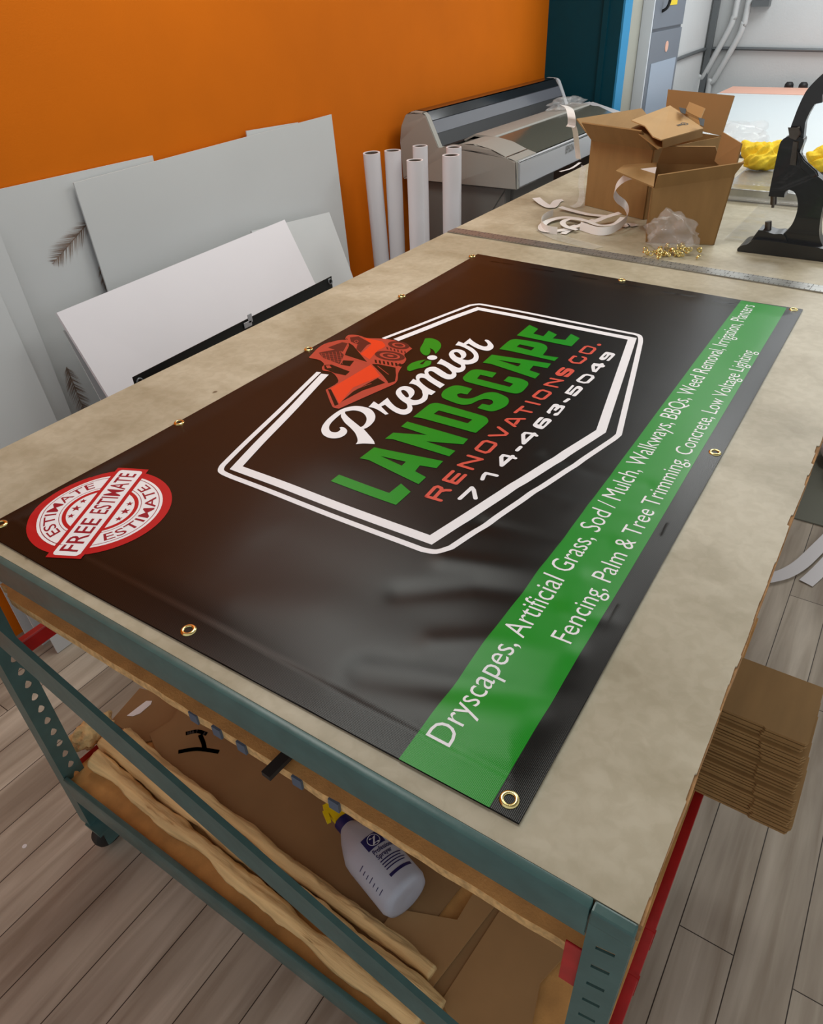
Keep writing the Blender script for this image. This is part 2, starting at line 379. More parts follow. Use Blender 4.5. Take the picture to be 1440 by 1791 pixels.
for k in range(5): box(bm, 3.55 + k * .16, 3.62 + k * .16, -.05 - k * .02, .20 - k * .01, -.0035, -.0022)
tag(obj('lettered_sheet', bm, 'plotter_beige'), 'grey block lettering lying on the white table behind the press', 'sheet')
# ------------------------------------------------------------------ work table
tb = thing('work_table', 'large rolling work table with cream top and green steel frame', 'table', (1.2, .45, FZ))
X0, X1, Y0, Y1 = -.040, 3.20, -.143, 1.076
# laminate skin with a chipped right edge
random.seed(3)
edge = []; x = X0; 
while x < X1:
    chip = random.random() < .24 and x > .12
    dy = random.uniform(.0018, .004) if chip else random.uniform(-.0005, .001)
    L_ = random.uniform(.012, .05)
    edge.append((x, Y0 + dy)); edge.append((min(x + L_, X1), Y0 + dy + random.uniform(-.0008, .0008))); x += L_ + .002
out = edge + [(X1, Y1), (X0, Y1)]
bm = bmesh.new(); prism(bm, [(p[0], p[1], -.0022) for p in out], (0, 0, .0022)); obj('laminate_top', bm, 'laminate', tb)
bm = bmesh.new(); n = 160; top = []; 
out = []
for i in range(n + 1):
    xx = X0 + .001 + (X1 - X0 - .002) * i / n; out.append((xx, Y0 - .0016 + .0018 * noise.noise((xx * 14, 0, 0))))
out += [(X1 - .001, Y1 - .002), (X0 + .001, Y1 - .002)]
prism(bm, [(p[0], p[1], -.030) for p in out], (0, 0, .0277)); obj('board_core', bm, 'core', tb)
def beam(name, y0, y1, z0, z1, m_='green_steel', x=-.052, dx=.011):
    bm = bmesh.new(); box(bm, x, x + dx, y0, y1, z0, z1, bev=.003); box(bm, x + .003, x + dx + .002, y0, y1, z0 - .006, z0 + .002)
    return obj(name, bm, m_, tb, smooth=True, angle=40)
beam('front_beam', -.104, 1.05, -.046, .003)
obj('beam_end_plate', bx(-.0525, -.041, -.143, -.105, -.020, .001, bev=.002), 'green_steel', tb)
beam('lower_beam', -.12, 1.02, -.80, -.725, x=-.050)
# slanting brace bar
a = pt(-20, 1072, 0, -.054); b = pt(840, 1823, 0, -.054); dirb = (b - a).normalized(); a = a - dirb * .07; b = b + dirb * .22
up = Vector((0, 0, 1)); hgt = (pt(420, 1435 + 44, 0, -.054) - pt(420, 1435, 0, -.054)).length * .74
wv = dirb.cross(Vector((1, 0, 0))).normalized(); wv = wv if wv.z > 0 else -wv
bm = bmesh.new(); prism(bm, [a, b, b - wv * hgt, a - wv * hgt], (-.009, 0, 0)); prism(bm, [a - wv * hgt, b - wv * hgt, b - wv * (hgt + .007), a - wv * (hgt + .007)], (-.003, 0, 0)); 
obj('brace_bar', bm, 'green_steel', tb)
def slot(cx, cz, w_, h_): return [(cx - w_, cz + .002), (cx + w_, cz - .003), (cx + w_, cz - .003 - h_), (cx - w_, cz + .002 - h_)]
def tear(cx, cz, r=.0062):
    p = [(cx + r * math.cos(t), cz + r * math.sin(t)) for t in [math.pi * (.0 + 1.0 * k / 8) + math.pi for k in range(9)]]
    return p + [(cx + r * .55, cz + r * 1.1), (cx, cz + r * 1.7), (cx - r * .55, cz + r * 1.1)]
# right front post
lg = bmesh.new()
plate(lg, [(-.143, -.9), (-.105, -.9), (-.105, -.016), (-.143, -.016)], [slot(-.124, -.052 - .0375 * k, .0085, .006) for k in range(22)], (-.050, 0, 0), (0, 1, 0), (0, 0, 1), (.0025, 0, 0))
plate(lg, [(-.0475, -.9), (-.010, -.9), (-.010, -.016), (-.0475, -.016)], [tear(-.028, -.07 - .0375 * k) for k in range(21)], (0, -.143, 0), (1, 0, 0), (0, 0, 1), (0, .0025, 0))
obj('leg', lg, 'green_steel', tb)
lg = bmesh.new()
plate(lg, [(1.022, -.925), (1.062, -.925), (1.062, -.016), (1.022, -.016)], [], (-.046, 0, 0), (0, 1, 0), (0, 0, 1), (.0025, 0, 0))
plate(lg, [(-.0435, -.925), (-.0, -.925), (-.0, -.016), (-.0435, -.016)], [tear(-.020, -.07 - .0375 * k, .0075) for k in range(22)], (0, 1.022, 0), (1, 0, 0), (0, 0, 1), (0, .0025, 0))
obj('leg', lg, 'green_steel', tb)
for (x, y) in ((.58, 1.04), (.58, -.10), (3.1, 1.02), (3.1, -.10)):
    obj('leg', bx(x - .02, x + .02, y - .015, y + .015, -.92, -.031, bev=.002), 'green_steel', tb)
def caster(x, y):
    bm = bmesh.new(); box(bm, x - .03, x + .03, y - .028, y + .028, -.925, -.918); box(bm, x - .02, x + .022, y - .024, y - .020, -.975, -.92); box(bm, x - .02, x + .022, y + .020, y + .024, -.975, -.92)
    c = obj('caster', bm, 'green_steel', tb)
    wh = bmesh.new(); lathe(wh, [(0, -.016), (.03, -.016), (.038, -.010), (.040, 0), (.038, .010), (.03, .016), (0, .016)], (x, y, FZ + .040), (0, 1, 0)); o = obj('wheel', wh, 'rubber', None, smooth=True, angle=40); o.parent = c
    o.matrix_parent_inverse = c.matrix_world.inverted() @ Matrix.Identity(4)
    o.matrix_parent_inverse = Matrix.Translation(tb.location).inverted() @ Matrix.Identity(4) if False else Matrix.Identity(4)
for (x, y) in ((-.02, 1.01), (-.022, -.11), (.58, 1.04), (.58, -.10), (3.1, 1.02), (3.1, -.10)): caster(x, y)
obj('side_rail', bx(.0, .56, 1.045, 1.062, -.40, -.365, bev=.003), 'red_steel', tb)
obj('side_rail', bx(.0, .56, 1.035, 1.060, -.83, -.755, bev=.003), 'red_steel', tb)
obj('red_clip', bx(-.0455, -.043, -.105, -.088, -.17, -.09, bev=.001), 'red_steel', tb)
# red side frame edge-on from the camera
bm = bmesh.new(); box(bm, -.045, .76, -.1570, -.128, -.86, -.79, bev=.005)
for xx in (.27, .36): box(bm, xx, xx + .006, -.1585, -.127, -.862, -.789)
obj('side_rail', bm, 'red_steel', tb, smooth=True, angle=40)
# middle shelf: particle board with a light, ragged front edge
SH = -.172
bm = bmesh.new(); n = 90; f0 = []
for i in range(n + 1):
    y = -.10 + (.955 + .10) * i / n; f0.append((-.012 + .0025 * noise.noise((y * 22, 3, 0)) + (max(0, (y - .93)) * .6), y))
f0 += [(.0, .972), (.57, .972), (.57, -.10)]
prism(bm, [(p[0], p[1], SH) for p in f0], (0, 0, .0008)); obj('middle_shelf', bm, 'particle', tb)
bm = bmesh.new(); prism(bm, [(p[0] + .0005, p[1], SH - .018) for p in f0], (0, 0, .0178)); obj('shelf_edge', bm, 'particle_edge', tb)
for (u, v) in [(340, 1262), (382, 1292), (425, 1320), (520, 1374), (585, 1418)]:
    p = pt(u, v, 0, -.015); obj('tape_patch', bx(-.0152, -.010, p.y - .008, p.y + .008, SH - .0182, SH + .0006), 'bluetape', tb)
LS = -.745
obj('bottom_shelf', bx(-.038, 1.25, -.138, 1.035, LS - .02, LS), 'particle', tb)
# ------------------------------------------------------------------ banner
T5 = lambda ox, oy, s: (lambda x, y: pt(ox + x / s, oy + y / s).xy)
def q(u, v): return pt(u, v).xy
bn = thing('vinyl_banner', 'black printed vinyl banner with green stripe spread across the table', 'banner', (.74, .44, .001))
BC = [(-.0145, -.0195), (.2684, -.0171), (1.4665, -.0115), (1.4630, .10), (1.4785, .4057), (1.509, .8695), (.8578, .8645), (.2675, .8655), (-.022, .872), (-.0235, .62), (-.0195, .3352)]      # corners
def inv_uv(x, y):
    # approximate banner coordinates 0..1
    xr = 1.4645 + .044 * max(0, min(1, (y - .1) / .77)); u = (x + .019) / (xr + .019); v = (y + .0185) / (.8675 + .0185)
    return u, v
folds = []
def fold(pts, amp, wd): folds.append(([q(*p) for p in pts], amp, wd))
fold([(640, 1180), (790, 1200), (900, 1215), (985, 1235)], -.0040, .022)
fold([(760, 1130), (870, 1130), (1000, 1150)], .0022, .020)
fold([(560, 1240), (690, 1270), (800, 1265), (930, 1290)], .0013, .026)
fold([(700, 1040), (830, 1030), (960, 1050)], -.0022, .018)
fold([(780, 985), (900, 1000), (1010, 1010)], .0020, .018)
fold([(840, 920), (930, 940), (1060, 950)], -.0018, .016)
fold([(900, 860), (1000, 885), (1120, 900)], .0015, .016)
fold([(960, 800), (1040, 830), (1130, 850)], -.0012, .014)
fold([(820, 1320), (900, 1340), (960, 1370)], .0015, .014)
fold([(1000, 1080), (1070, 1090), (1130, 1110)], .0016, .014)
fold([(420, 1060), (560, 1080), (650, 1120)], .0012, .045)
fold([(480, 960), (600, 1010), (760, 1090)], -.0012, .042)
fold([(250, 1010), (400, 1100), (560, 1200)], .0010, .03)
def seg_d(p, a, b):
    ab = b - a; t = max(0, min(1, (p - a).dot(ab) / ab.dot(ab))); return (p - a - ab * t).length, t
def hz(x, y):
    p = Vector((x, y)); h = 0
    for pl, amp, wd in folds:
        d = min(seg_d(p, pl[i], pl[i + 1])[0] for i in range(len(pl) - 1))
        if d < wd * 3: h += amp * math.exp(-(d / wd) ** 2)
    u, v = inv_uv(x, y); lo = max(0, min(1, 1.15 - u * 1.1))
    h += (.0012 + .0035 * lo) * noise.noise((x * 3.2 + 5, y * 3.6, 1)) + .0012 * lo * noise.noise((x * 9, y * 8, 7))
    e = min(u, 1 - u, v, 1 - v); k = max(0, min(1, e / .06)); k = k * k * (3 - 2 * k)
    hem = .0007 if e * .92 < .024 else 0
    z = .0012 + h * (.12 + .88 * k) + .0030 * k
    return .0009 + .0012 * math.log(1 + math.exp(max(-30, min(30, z / .0012)))) + hem
def nrm(x, y):
    e = .002; return Vector((-(hz(x + e, y) - hz(x - e, y)) / (2 * e), -(hz(x, y + e) - hz(x, y - e)) / (2 * e), 1)).normalized()
MI = {k: i for i, k in enumerate(['bk', 'gr', 'wh', 'cor', 'org', 'dred', 'drk', 'red', 'crim', 'hem'])}
pb = bmesh.new(); LAY = {}
lay = pb.faces.layers.float.new('lay')
def addpoly(loops, m_, L_):
    """2D loops in table metres -> tessellated print"""
    L3 = [[Vector((p[0], p[1], 0)) for p in lp] for lp in loops]
    tr = tessellate_polygon(L3); flat = [p for lp in L3 for p in lp]
    vs = [pb.verts.new(p) for p in flat]
    for t in tr:
        try: f = pb.faces.new([vs[i] for i in t]); f.material_index = MI[m_]; f[lay] = L_
        except ValueError: pass
def addgeo(V, Fc, fn, m_, L_):
    vs = [pb.verts.new((*fn(v.x, v.y), 0)) for v in V]
    for t in Fc:
        try: f = pb.faces.new([vs[i] for i in t]); f.material_index = MI[m_]; f[lay] = L_
        except ValueError: pass
def traced(s, tr_, m_, L_, holes=(), n=5):
    lp = [tr_(p.x, p.y) for p in catmull(parse(s), True, n)]
    hs = [[tr_(p.x, p.y) for p in catmull(parse(h), True, n)] for h in holes]
    addpoly([lp] + hs, m_, L_)
def stroke(pts, wd, m_, L_, closed=False, square=False):
    pts = [Vector(p) for p in pts]; n = len(pts)
    S = [(pts[i], pts[(i + 1) % n]) for i in range(n if closed else n - 1)]
    for a, b in S:
        d = (b - a); 
        if d.length < 1e-6: continue
        d = d.normalized() * wd / 2; nn = Vector((-d.y, d.x)); e = d if square else Vector((0, 0))
        addpoly([[a - e + nn, a - e - nn, b + e - nn, b + e + nn]], m_, L_)
    if not square:
        for i, p in enumerate(pts): addpoly([[p + Vector((math.cos(t * math.pi / 7), math.sin(t * math.pi / 7))) * wd / 2 for t in range(14)]], m_, L_)
addpoly([[Vector(p) for p in BC]], 'bk', 0)
# green stripe
addpoly([[q(698, 1331), q(856, 1416), q(1376, 541), q(1296, 528)]], 'gr', 1)
# frame
O = parse('577,172* 850,68* 885,65 1345,155 1382,165 1385,190 1318,475 1300,490 790,835 745,848 700,840 100,607 68,590 75,570 375,278*')
tf = T5(350, 500, 1.8)
op = [tf(p.x, p.y) for p in catmull([(a[0], a[1], 1) if i in (0, 1, 3, 6, 8, 10, 11, 14) else a[:2] for i, a in enumerate(O)], False, 5)]
def thick_line(pts, wd, m_, L_):
    L1 = []; L2 = []
    for i, p in enumerate(pts):
        a = pts[max(i - 1, 0)]; b = pts[min(i + 1, len(pts) - 1)]
        d1 = (p - a).normalized() if i else (b - p).normalized(); d2 = (b - p).normalized() if i < len(pts) - 1 else d1
        n1 = Vector((-d1.y, d1.x)); n2 = Vector((-d2.y, d2.x)); nn = (n1 + n2).normalized(); k = 1 / max(.5, nn.dot(n1))
        L1.append(p + nn * k * wd / 2); L2.append(p - nn * k * wd / 2)
    for i in range(len(pts) - 1): addpoly([[L1[i], L2[i], L2[i + 1], L1[i + 1]]], m_, L_)
thick_line(op, .0100, 'wh', 1)
thick_line([q(693, 598), q(790, 560), q(836, 543.5), q(1105.6, 597), q(1051, 758), q(754, 950), q(414, 822), q(569, 658)], .0170, 'wh', 1)
# script word Premier
c1 = T5(555, 700, 9); c2 = T5(640, 640, 9); c3 = T5(720, 580, 9)
traced('355,475* 390,465 440,480 475,520 468,565 430,605 360,640 270,652 190,642 120,608 80,560 70,500 95,430 160,345 260,260 370,190 480,150 600,132 720,142 820,170 885,220 918,290 905,360 850,430 790,475 735,498* 690,468* 735,440 770,390 782,335 765,285 720,240 650,210 570,200 500,208 440,222 380,255 300,320 230,390 195,450 195,500 220,535 270,552 320,548 360,520 372,500', c1, 'wh', 2)
traced('410,215 440,222 445,250 500,310 600,395 690,468 735,498 790,560 850,630 895,690 910,738* 850,735 740,732 660,738 612,745* 640,700 635,640 600,560 520,470 440,395 390,320 378,285 385,245', c1, 'wh', 1.9)
traced('45,690* 130,600* 205,648* 345,542* 400,615 470,680 560,722 620,725 655,700 655,665 640,632 600,600 660,590* 720,655* 738,700 725,750 680,790 610,810 520,795 430,750 350,690 305,652* 245,680* 362,798* 310,810* 230,755 150,712 80,692', c2, 'wh', 2)
traced('640,632 560,580 500,520 476,470 490,420 540,378 610,360 690,372 745,405 770,450 755,500 700,560* 760,580 830,575 880,545 900,500 890,440 940,440* 1000,480* 985,500 970,560 920,610 840,645 760,658 720,660* 690,650', c2, 'wh', 1.9, ['560,430 600,420 650,450 680,500 675,530 640,535 600,500 570,465'])
traced('682,322* 748,248* 800,272* 790,220 810,185 870,162 935,175* 925,130 950,90 1010,62 1090,58 1150,85 1220,130 1290,172 1340,180 1360,155* 1345,125* 1420,148* 1428,180 1415,215 1360,250 1280,255 1200,225 1120,175 1050,130 1005,127 985,150 1010,195 1100,260 1245,342* 1170,398* 1000,290 930,240 870,232 845,250 855,285 910,340 1000,405 1102,452* 1035,505* 985,490* 900,500* 890,440 850,390 790,345 730,325', c2, 'wh', 2)
traced('400,545* 465,468* 560,520 680,590 735,612 770,608 782,585 770,555* 825,530* 850,590 845,630 810,665 760,685 700,688* 640,690* 620,665 560,610 480,565', c3, 'wh', 1.9)
traced('800,475* 850,440 862,400 840,355 780,325 700,315 640,330 600,365 590,400 610,450 660,500 740,548 770,565* 840,560* 900,558 980,540 1040,500 1058,440 1040,380 980,315 900,265* 850,300* 930,350 975,400 980,440 950,475 890,492 830,485', c3, 'wh', 2, ['668,370 710,360 750,380 780,420 775,450 740,448 700,425 675,395'])
traced('690,250* 740,188* 820,220* 920,142* 970,190 1060,245 1130,272 1180,272 1200,250 1190,220 1150,180* 1165,165 1210,175 1260,220 1292,270 1275,310 1220,340 1150,338 1050,310 960,265 900,225* 855,245* 930,285 1000,335* 930,350* 850,300 760,262', c3, 'wh', 2.1)
addpoly([[c3(327 + 80 * math.cos(t * math.pi / 12), 447 + 37 * math.sin(t * math.pi / 12)) for t in range(24)]], 'wh', 2.2)
traced('215,140* 300,135 390,160 450,205 468,260 440,320 378,388* 350,330 290,290* 300,340 280,390 240,412 180,390 140,340 140,290 180,220', c3, 'gr', 2)
traced('975,490* 975,460 1010,425 1080,400 1150,390* 1090,430* 1120,435 1150,400 1200,405* 1190,440 1130,465 1060,480 1000,500', T5(530, 560, 5.333), 'gr', 2)
# LANDSCAPE
a4 = T5(570, 770, 8); a5 = T5(660, 690, 6.545); a6 = T5(800, 560, 6.545); a7 = T5(540, 570, 4)
traced('75,615* 190,528* 890,775* 1055,645* 1190,760* 985,942*', a4, 'gr', 2)
traced('478,300* 680,142* 1643,338* 1551,436* 1319,397* 1252,478* 1405,560* 1300,655* 600,320*', a4, 'gr', 2, ['770,265* 1125,345* 1065,400*'])
traced('275,400* 345,342* 1040,548* 985,608* 560,572* 895,682* 825,745* 180,545* 92,540* 185,470* 570,500*', a5, 'gr', 2)
traced('412,290* 590,150 650,130 720,135 1180,270 1250,300 1272,345 1240,385 1130,478* 1090,470 500,300*', a5, 'gr', 2, ['648,255* 705,215* 1088,325* 1035,368*'])
traced('930,500 950,470 1010,440 1070,440 1145,460* 1110,500* 1065,492* 1040,500 1050,520 1110,530 1160,520 1240,487 1310,485 1390,520 1400,550 1380,580 1320,610 1270,618 1180,595* 1215,565* 1265,575* 1290,558 1280,538 1230,530 1180,545 1130,568 1060,570 940,525', a7, 'gr', 2)
traced('65,700 80,670 150,610 210,595 280,600 450,635* 400,688* 265,655* 225,700* 600,795* 640,760* 530,725* 585,675* 720,700 800,735 812,765 790,800 740,850 680,870 600,860 100,735', a6, 'gr', 2)
traced('290,518* 395,425* 1072,528* 1030,580* 870,552* 825,605* 945,645* 890,700* 380,530*', a6, 'gr', 2, ['460,485* 730,530* 695,562*'])
traced('480,362* 600,262 680,248 940,290 1010,318 1030,355 990,415 975,432* 1158,458* 1110,498* 580,378*', a6, 'gr', 2, ['678,335* 715,308* 885,345* 845,380*'])
traced('680,205* 825,85* 925,130* 870,185* 985,215* 1045,150* 1140,195* 1090,240* 1235,255* 1300,185* 1400,235* 1305,330* 1200,310*', a6, 'gr', 2)
b7 = T5(730, 740, 8); b8 = T5(880, 590, 6.857)
def strokes(tr_, L_, wd, m_, lay_=2):
    for s in L_:
        cl = s[0] == 'c'; pp = s[1:] if cl else s; stroke([tr_(*p) for p in pp], wd, m_, lay_, closed=cl)
CW = .0063
strokes(b7, [[(130, 1065), (330, 1125)], [(130, 1065), (250, 940), (290, 930), (335, 950), (345, 975), (235, 1092)], [(335, 995), (395, 982), (460, 985)],
    [(500, 720), (372, 838), (548, 892), (672, 775)], [(470, 865), (585, 760)], [(770, 690), (580, 632), (650, 608), (905, 552), (715, 500)],
    ['c', (825, 402), (925, 305), (975, 298), (1090, 330), (1095, 352), (1000, 445), (950, 458), (840, 422)], [(1010, 222), (1225, 215), (1255, 190), (1135, 105)]], CW, 'cor')
strokes(b8, [[(140, 1105), (35, 1032), (55, 1015), (255, 1012)], [(150, 1075), (185, 1030)], [(145, 935), (235, 862)], [(190, 900), (335, 928)], [(278, 800), (432, 835)],
    ['c', (365, 735), (440, 672), (480, 665), (560, 690), (565, 705), (490, 765), (450, 770), (372, 745)], [(645, 628), (500, 600), (545, 578), (712, 550), (575, 525)],
    
    [(870, 262), (850, 258), (797, 305), (835, 335), (920, 342), (988, 295), (985, 278), (955, 268)],
    ['c', (920, 205), (985, 145), (1015, 138), (1095, 160), (1098, 178), (1045, 228), (1005, 228), (930, 212)]], CW, 'cor')
stroke([b8(1148, 124), b8(1152, 118)], .0085, 'cor', 2)
WW = .0068
strokes(b7, [[(595, 1102), (765, 950), (790, 985), (815, 1100)], [(910, 835), (930, 780), (962, 748), (1110, 782)], [(1370, 535), (1330, 522), (1205, 492), (1175, 520), (1180, 640), (1335, 505)], [(1395, 425), (1445, 378)]], WW, 'wh')
strokes(b8, [[(400, 1215), (370, 1195), (268, 1182), (240, 1205), (245, 1310), (375, 1190)], 
    [(740, 800), (785, 770)],
    ['c', (895, 545), (970, 485), (1005, 478), (1068, 492), (1075, 515), (1010, 572), (965, 575), (905, 558)],
    ], WW, 'wh')
z1 = T5(960, 640, 18); z2 = T5(920, 690, 13.09); z3 = T5(1000, 610, 18)
traced('525,150* 470,120 400,135 310,200 205,300 205,335 260,380 360,400 430,385 590,265 640,248 655,262 620,300 450,405* 560,432 610,425 700,350 800,250 800,220 740,180 620,155 540,170 400,290 350,300 345,285 380,250', z1, 'cor', 2)
traced('735,680* 800,705* 625,895* 650,915* 860,730 920,712 1000,725 1065,780 1060,820 900,980 850,1025 800,1035 735,1022* 730,1005 790,945 850,900 940,820 900,800 850,820 700,1000* 485,930*', z1, 'wh', 2)
traced('410,585* 340,575 290,600 160,750 165,785 240,830 350,855 400,840 590,660 585,640 540,610 460,600 400,620 300,752* 250,737*', z2, 'wh', 2, ['490,675* 450,675 350,770* 380,785 410,770'])
traced('465,455* 520,495* 560,480 565,440 600,400 650,340 685,342* 625,410* 680,430* 780,355* 800,372 760,430 720,465 660,480 620,520* 640,535 710,535 750,510 895,340 890,320 820,300 765,300* 740,280 680,268 620,285', z2, 'wh', 2)
traced('860,380 870,410 930,440 1010,435 1080,400 1190,285* 1245,295* 1080,455* 1150,470 1190,450 1360,280 1350,250 1290,220 1110,185 1040,200', z3, 'wh', 2, ['1080,260* 1115,268* 1030,360* 980,352*'])
traced('690,535 730,540 880,555* 930,540 990,545 1005,585 1045,620 1010,660 910,668* 760,825* 640,800* 615,620', z3, 'wh', 2, ['725,625* 835,645* 735,740*'])
# skid steer loader drawing
tk = T5(530, 560, 5.333)
traced('60,365* 130,290 200,240 330,205 420,200 400,180 430,155 520,160 600,185 740,190 850,205 960,240 1020,285* 960,330 945,345 965,385 935,430 870,437 925,455* 890,520 885,580 860,615 800,645 340,848* 280,832 215,670* 330,600 310,540 260,500 190,490 180,460 200,430 160,395 70,375', tk, 'dred', 2, n=3)
K = [('235,665* 265,668* 335,808* 300,822*', 'bk'), ('262,658* 640,432* 722,545* 470,652* 345,802*', 'org'), ('575,185* 740,215* 770,260 700,300* 625,385* 540,335* 640,245*', 'org'),
     ('150,325* 330,290* 385,345* 345,430* 185,370*', 'drk'), ('235,275* 370,225* 420,235* 375,315* 260,285*', 'drk'), ('430,230* 470,255* 600,410* 520,385* 395,345*', 'bk'), ('440,180* 520,170* 640,235* 560,265* 500,240* 450,220*', 'drk'),
     ('510,250* 600,250* 540,320* 500,290*', 'drk'), ('645,430* 700,430* 865,465* 870,540* 860,595* 800,612* 740,530*', 'bk'), ('360,785* 470,690* 700,562* 770,608* 560,680*', 'bk'),
     ('200,440* 270,435* 440,500* 400,535* 300,515* 205,475*', 'bk'), ('380,395* 480,400* 440,450* 350,435*', 'bk'), ('215,445* 250,440* 270,465* 230,470*', 'dred')]
for i, (s, c) in enumerate(K): traced(s, tk, c, 2.6 + i * .02)
for (cx, cy, rx, ry, m_, l_) in [(812, 352, 140, 45, 'drk', 3), (812, 352, 95, 30, 'dred', 3.2), (815, 352, 70, 21, 'drk', 3.4), (818, 352, 30, 9, 'dred', 3.6), (895, 252, 100, 36, 'drk', 3), (895, 252, 62, 21, 'dred', 3.2), (897, 252, 42, 13, 'drk', 3.4)]:
    addpoly([[tk(cx + rx * math.cos(t * math.pi / 14), cy + ry * math.sin(t * math.pi / 14) + (cx and rx * .12 * math.cos(t * math.pi / 14))) for t in range(28)]], m_, l_)
for k in range(7):
    x = 670 + k * 38; y = 388 + k * 6; addpoly([[tk(x, y), tk(x + 18, y + 3), tk(x + 24, y + 34), tk(x + 6, y + 30)]], 'bk', 3)
for k in range(6):
    x = 780 + k * 33; y = 268 + k * 8; addpoly([[tk(x, y), tk(x + 14, y + 2), tk(x + 20, y + 26), tk(x + 4, y + 22)]], 'drk', 3)
for k in range(6):
    stroke([tk(175 + k * 34, 335 - k * 5), tk(190 + k * 36, 378 + k * 10)], .0009, 'dred', 3.2); 
for k in range(4): stroke([tk(165 + k * 8, 335 + k * 16), tk(370 - k * 6, 350 + k * 20)], .0009, 'dred', 3.2)
for s in ([(480, 675), (560, 645), (640, 615)], [(700, 450), (800, 530)], [(640, 440), (745, 540), (790, 600)]): stroke([tk(*p) for p in s], .0016, 'dred', 3.2)
for s in ([(385, 350), (430, 255), (400, 185), (440, 165)], [(395, 355), (600, 425)], [(480, 215), (500, 235), (520, 215), (500, 205), (480, 215)]): stroke([tk(*p) for p in s], .0016, 'dred', 3.3)
# FREE ESTIMATE stamp
cx, cy, R0 = .1035, .7505, .1065
def disc(r, m_, L_, r2=None):
    lp = [(cx + r * math.cos(t * math.pi / 32), cy + r * math.sin(t * math.pi / 32)) for t in range(64)]
    hs = [[(cx + r2 * math.cos(t * math.pi / 32), cy + r2 * math.sin(t * math.pi / 32)) for t in range(64)]] if r2 else []
    addpoly([lp] + hs, m_, L_)
disc(R0, 'red', 1); disc(.0925, 'wh', 2); disc(.0880, 'crim', 2.5, .0868); disc(.0610, 'crim', 2.5, .0600); disc(.0565, 'red', 2.5, .0505)
A0 = math.atan2(.1, .2055)      # direction of the ribbon
ux = Vector((math.cos(A0), math.sin(A0))); uy = Vector((-ux.y, ux.x)); Cn = Vector((cx, cy))
def loc2(x, y): return Cn + ux * x + uy * y
addpoly([[loc2(-.1135, -.0275), loc2(.1145, -.0275), loc2(.1145, .0265), loc2(-.1135, .0265)]], 'red', 3)
lp = []
for sx, sy, a in ((1, 1, 0), (-1, 1, 1), (-1, -1, 2), (1, -1, 3)):
    for k in range(5):
        t = (a + k / 4) * math.pi / 2; lp.append(loc2(sx * .102 + .006 * math.cos(t), sy * .0145 - .0005 + .006 * math.sin(t)))
addpoly([lp], 'wh', 4)
def fit_text(s, fn0, x0, x1, y0, y1, m_, L_, bold=0.0, cap=None):
    """text stretched to x0..x1, with baseline y0 and capital height up to y1"""
    V, Fc = text_geo(s, bold); mn = min(v.x for v in V); mxx = max(v.x for v in V); ch = cap or CAP
    addgeo(V, Fc, lambda x, y: fn0(x0 + (x - mn) / (mxx - mn) * (x1 - x0), y0 + y / ch * (y1 - y0)), m_, L_)
V, _f = text_geo('E'); CAP = max(v.y for v in V)
fit_text('FREE', loc2, -.099, -.022, -.0135, .0135, 'crim', 5, .010); fit_text('ESTIMATE', loc2, -.010, .099, -.0135, .0135, 'crim', 5, .010)
def arc_text(s, r0, r1, a0, a1, m_, flip):
    V, Fc = text_geo(s, .005); mn = min(v.x for v in V); mxx = max(v.x for v in V)
    def fn(x, y):
        t = (x - mn) / (mxx - mn); a = a0 + (a1 - a0) * t; r = r0 + (r1 - r0) * (y / CAP) if not flip else r1 - (r1 - r0) * (y / CAP)
        return (cx + r * math.cos(a), cy + r * math.sin(a))
    addgeo(V, Fc, fn, m_, 3)
dg = math.degrees(A0)
arc_text('ESTIMATE', .066, .0830, math.radians(dg + 90 + 58), math.radians(dg + 90 - 56), 'crim', False)
arc_text('ESTIMATE', .066, .0830, math.radians(dg - 90 - 60), math.radians(dg - 90 + 60), 'crim', True)
def star(x, y, r):
    addpoly([[loc2(x + (r if k % 2 == 0 else r * .42) * math.cos(math.pi / 2 + k * math.pi / 5), y + (r if k % 2 == 0 else r * .42) * math.sin(math.pi / 2 + k * math.pi / 5)) for k in range(10)]], 'crim', 3)
for s in (1, -1):
    star(-.019, s * .0385, .0060); star(0, s * .0400, .0080); star(.019, s * .0385, .0060)
# services lines
base1 = [('Dryscapes,', (786, 1311.8), (909, 1138)), ('Artificial', (916, 1126.3), (987.2, 1020.2)), ('Grass,', (996, 1004), (1036, 949.5)), ('Sod', (1043.8, 940.7), (1067.5, 909)), ('/', (1074, 899), (1088, 884)),
    ('Mulch,', (1080.5, 885), (1122.2, 829)), ('Walkways,', (1121, 822), (1167, 757)), ('BBQs,', (1171, 748), (1206, 711)), ('Weed', (1205.5, 699), (1229, 672)), ('Removal,', (1231, 667), (1267, 620)), ('Irrigation,', (1268, 616), (1298, 572)), ('Planters', (1296.5, 568), (1322.5, 538.5))]
def line_fit(items, off):
    pts = [q(*a) for _, a, b in items] + [q(*b) for _, a, b in items]
    mx_ = sum(p.x for p in pts) / len(pts); my_ = sum(p.y for p in pts) / len(pts)
    s = sum((p.x - mx_) * (p.y - my_) for p in pts) / sum((p.x - mx_) ** 2 for p in pts)
    return lambda x: my_ + s * (x - mx_) + off
def services(items, caph, end_mode=None):
    ln = line_fit(items, 0)
    for wd_, a, b in items:
        x0 = q(*a).x; x1 = q(*b).x
        if wd_ == '/': x0 = q(1066, 886).x + .012; x1 = x0 + .016
        fit_text(wd_, lambda x, y: (x, y + ln(x)), x0, x1, 0, caph, 'wh', 2, -.004)
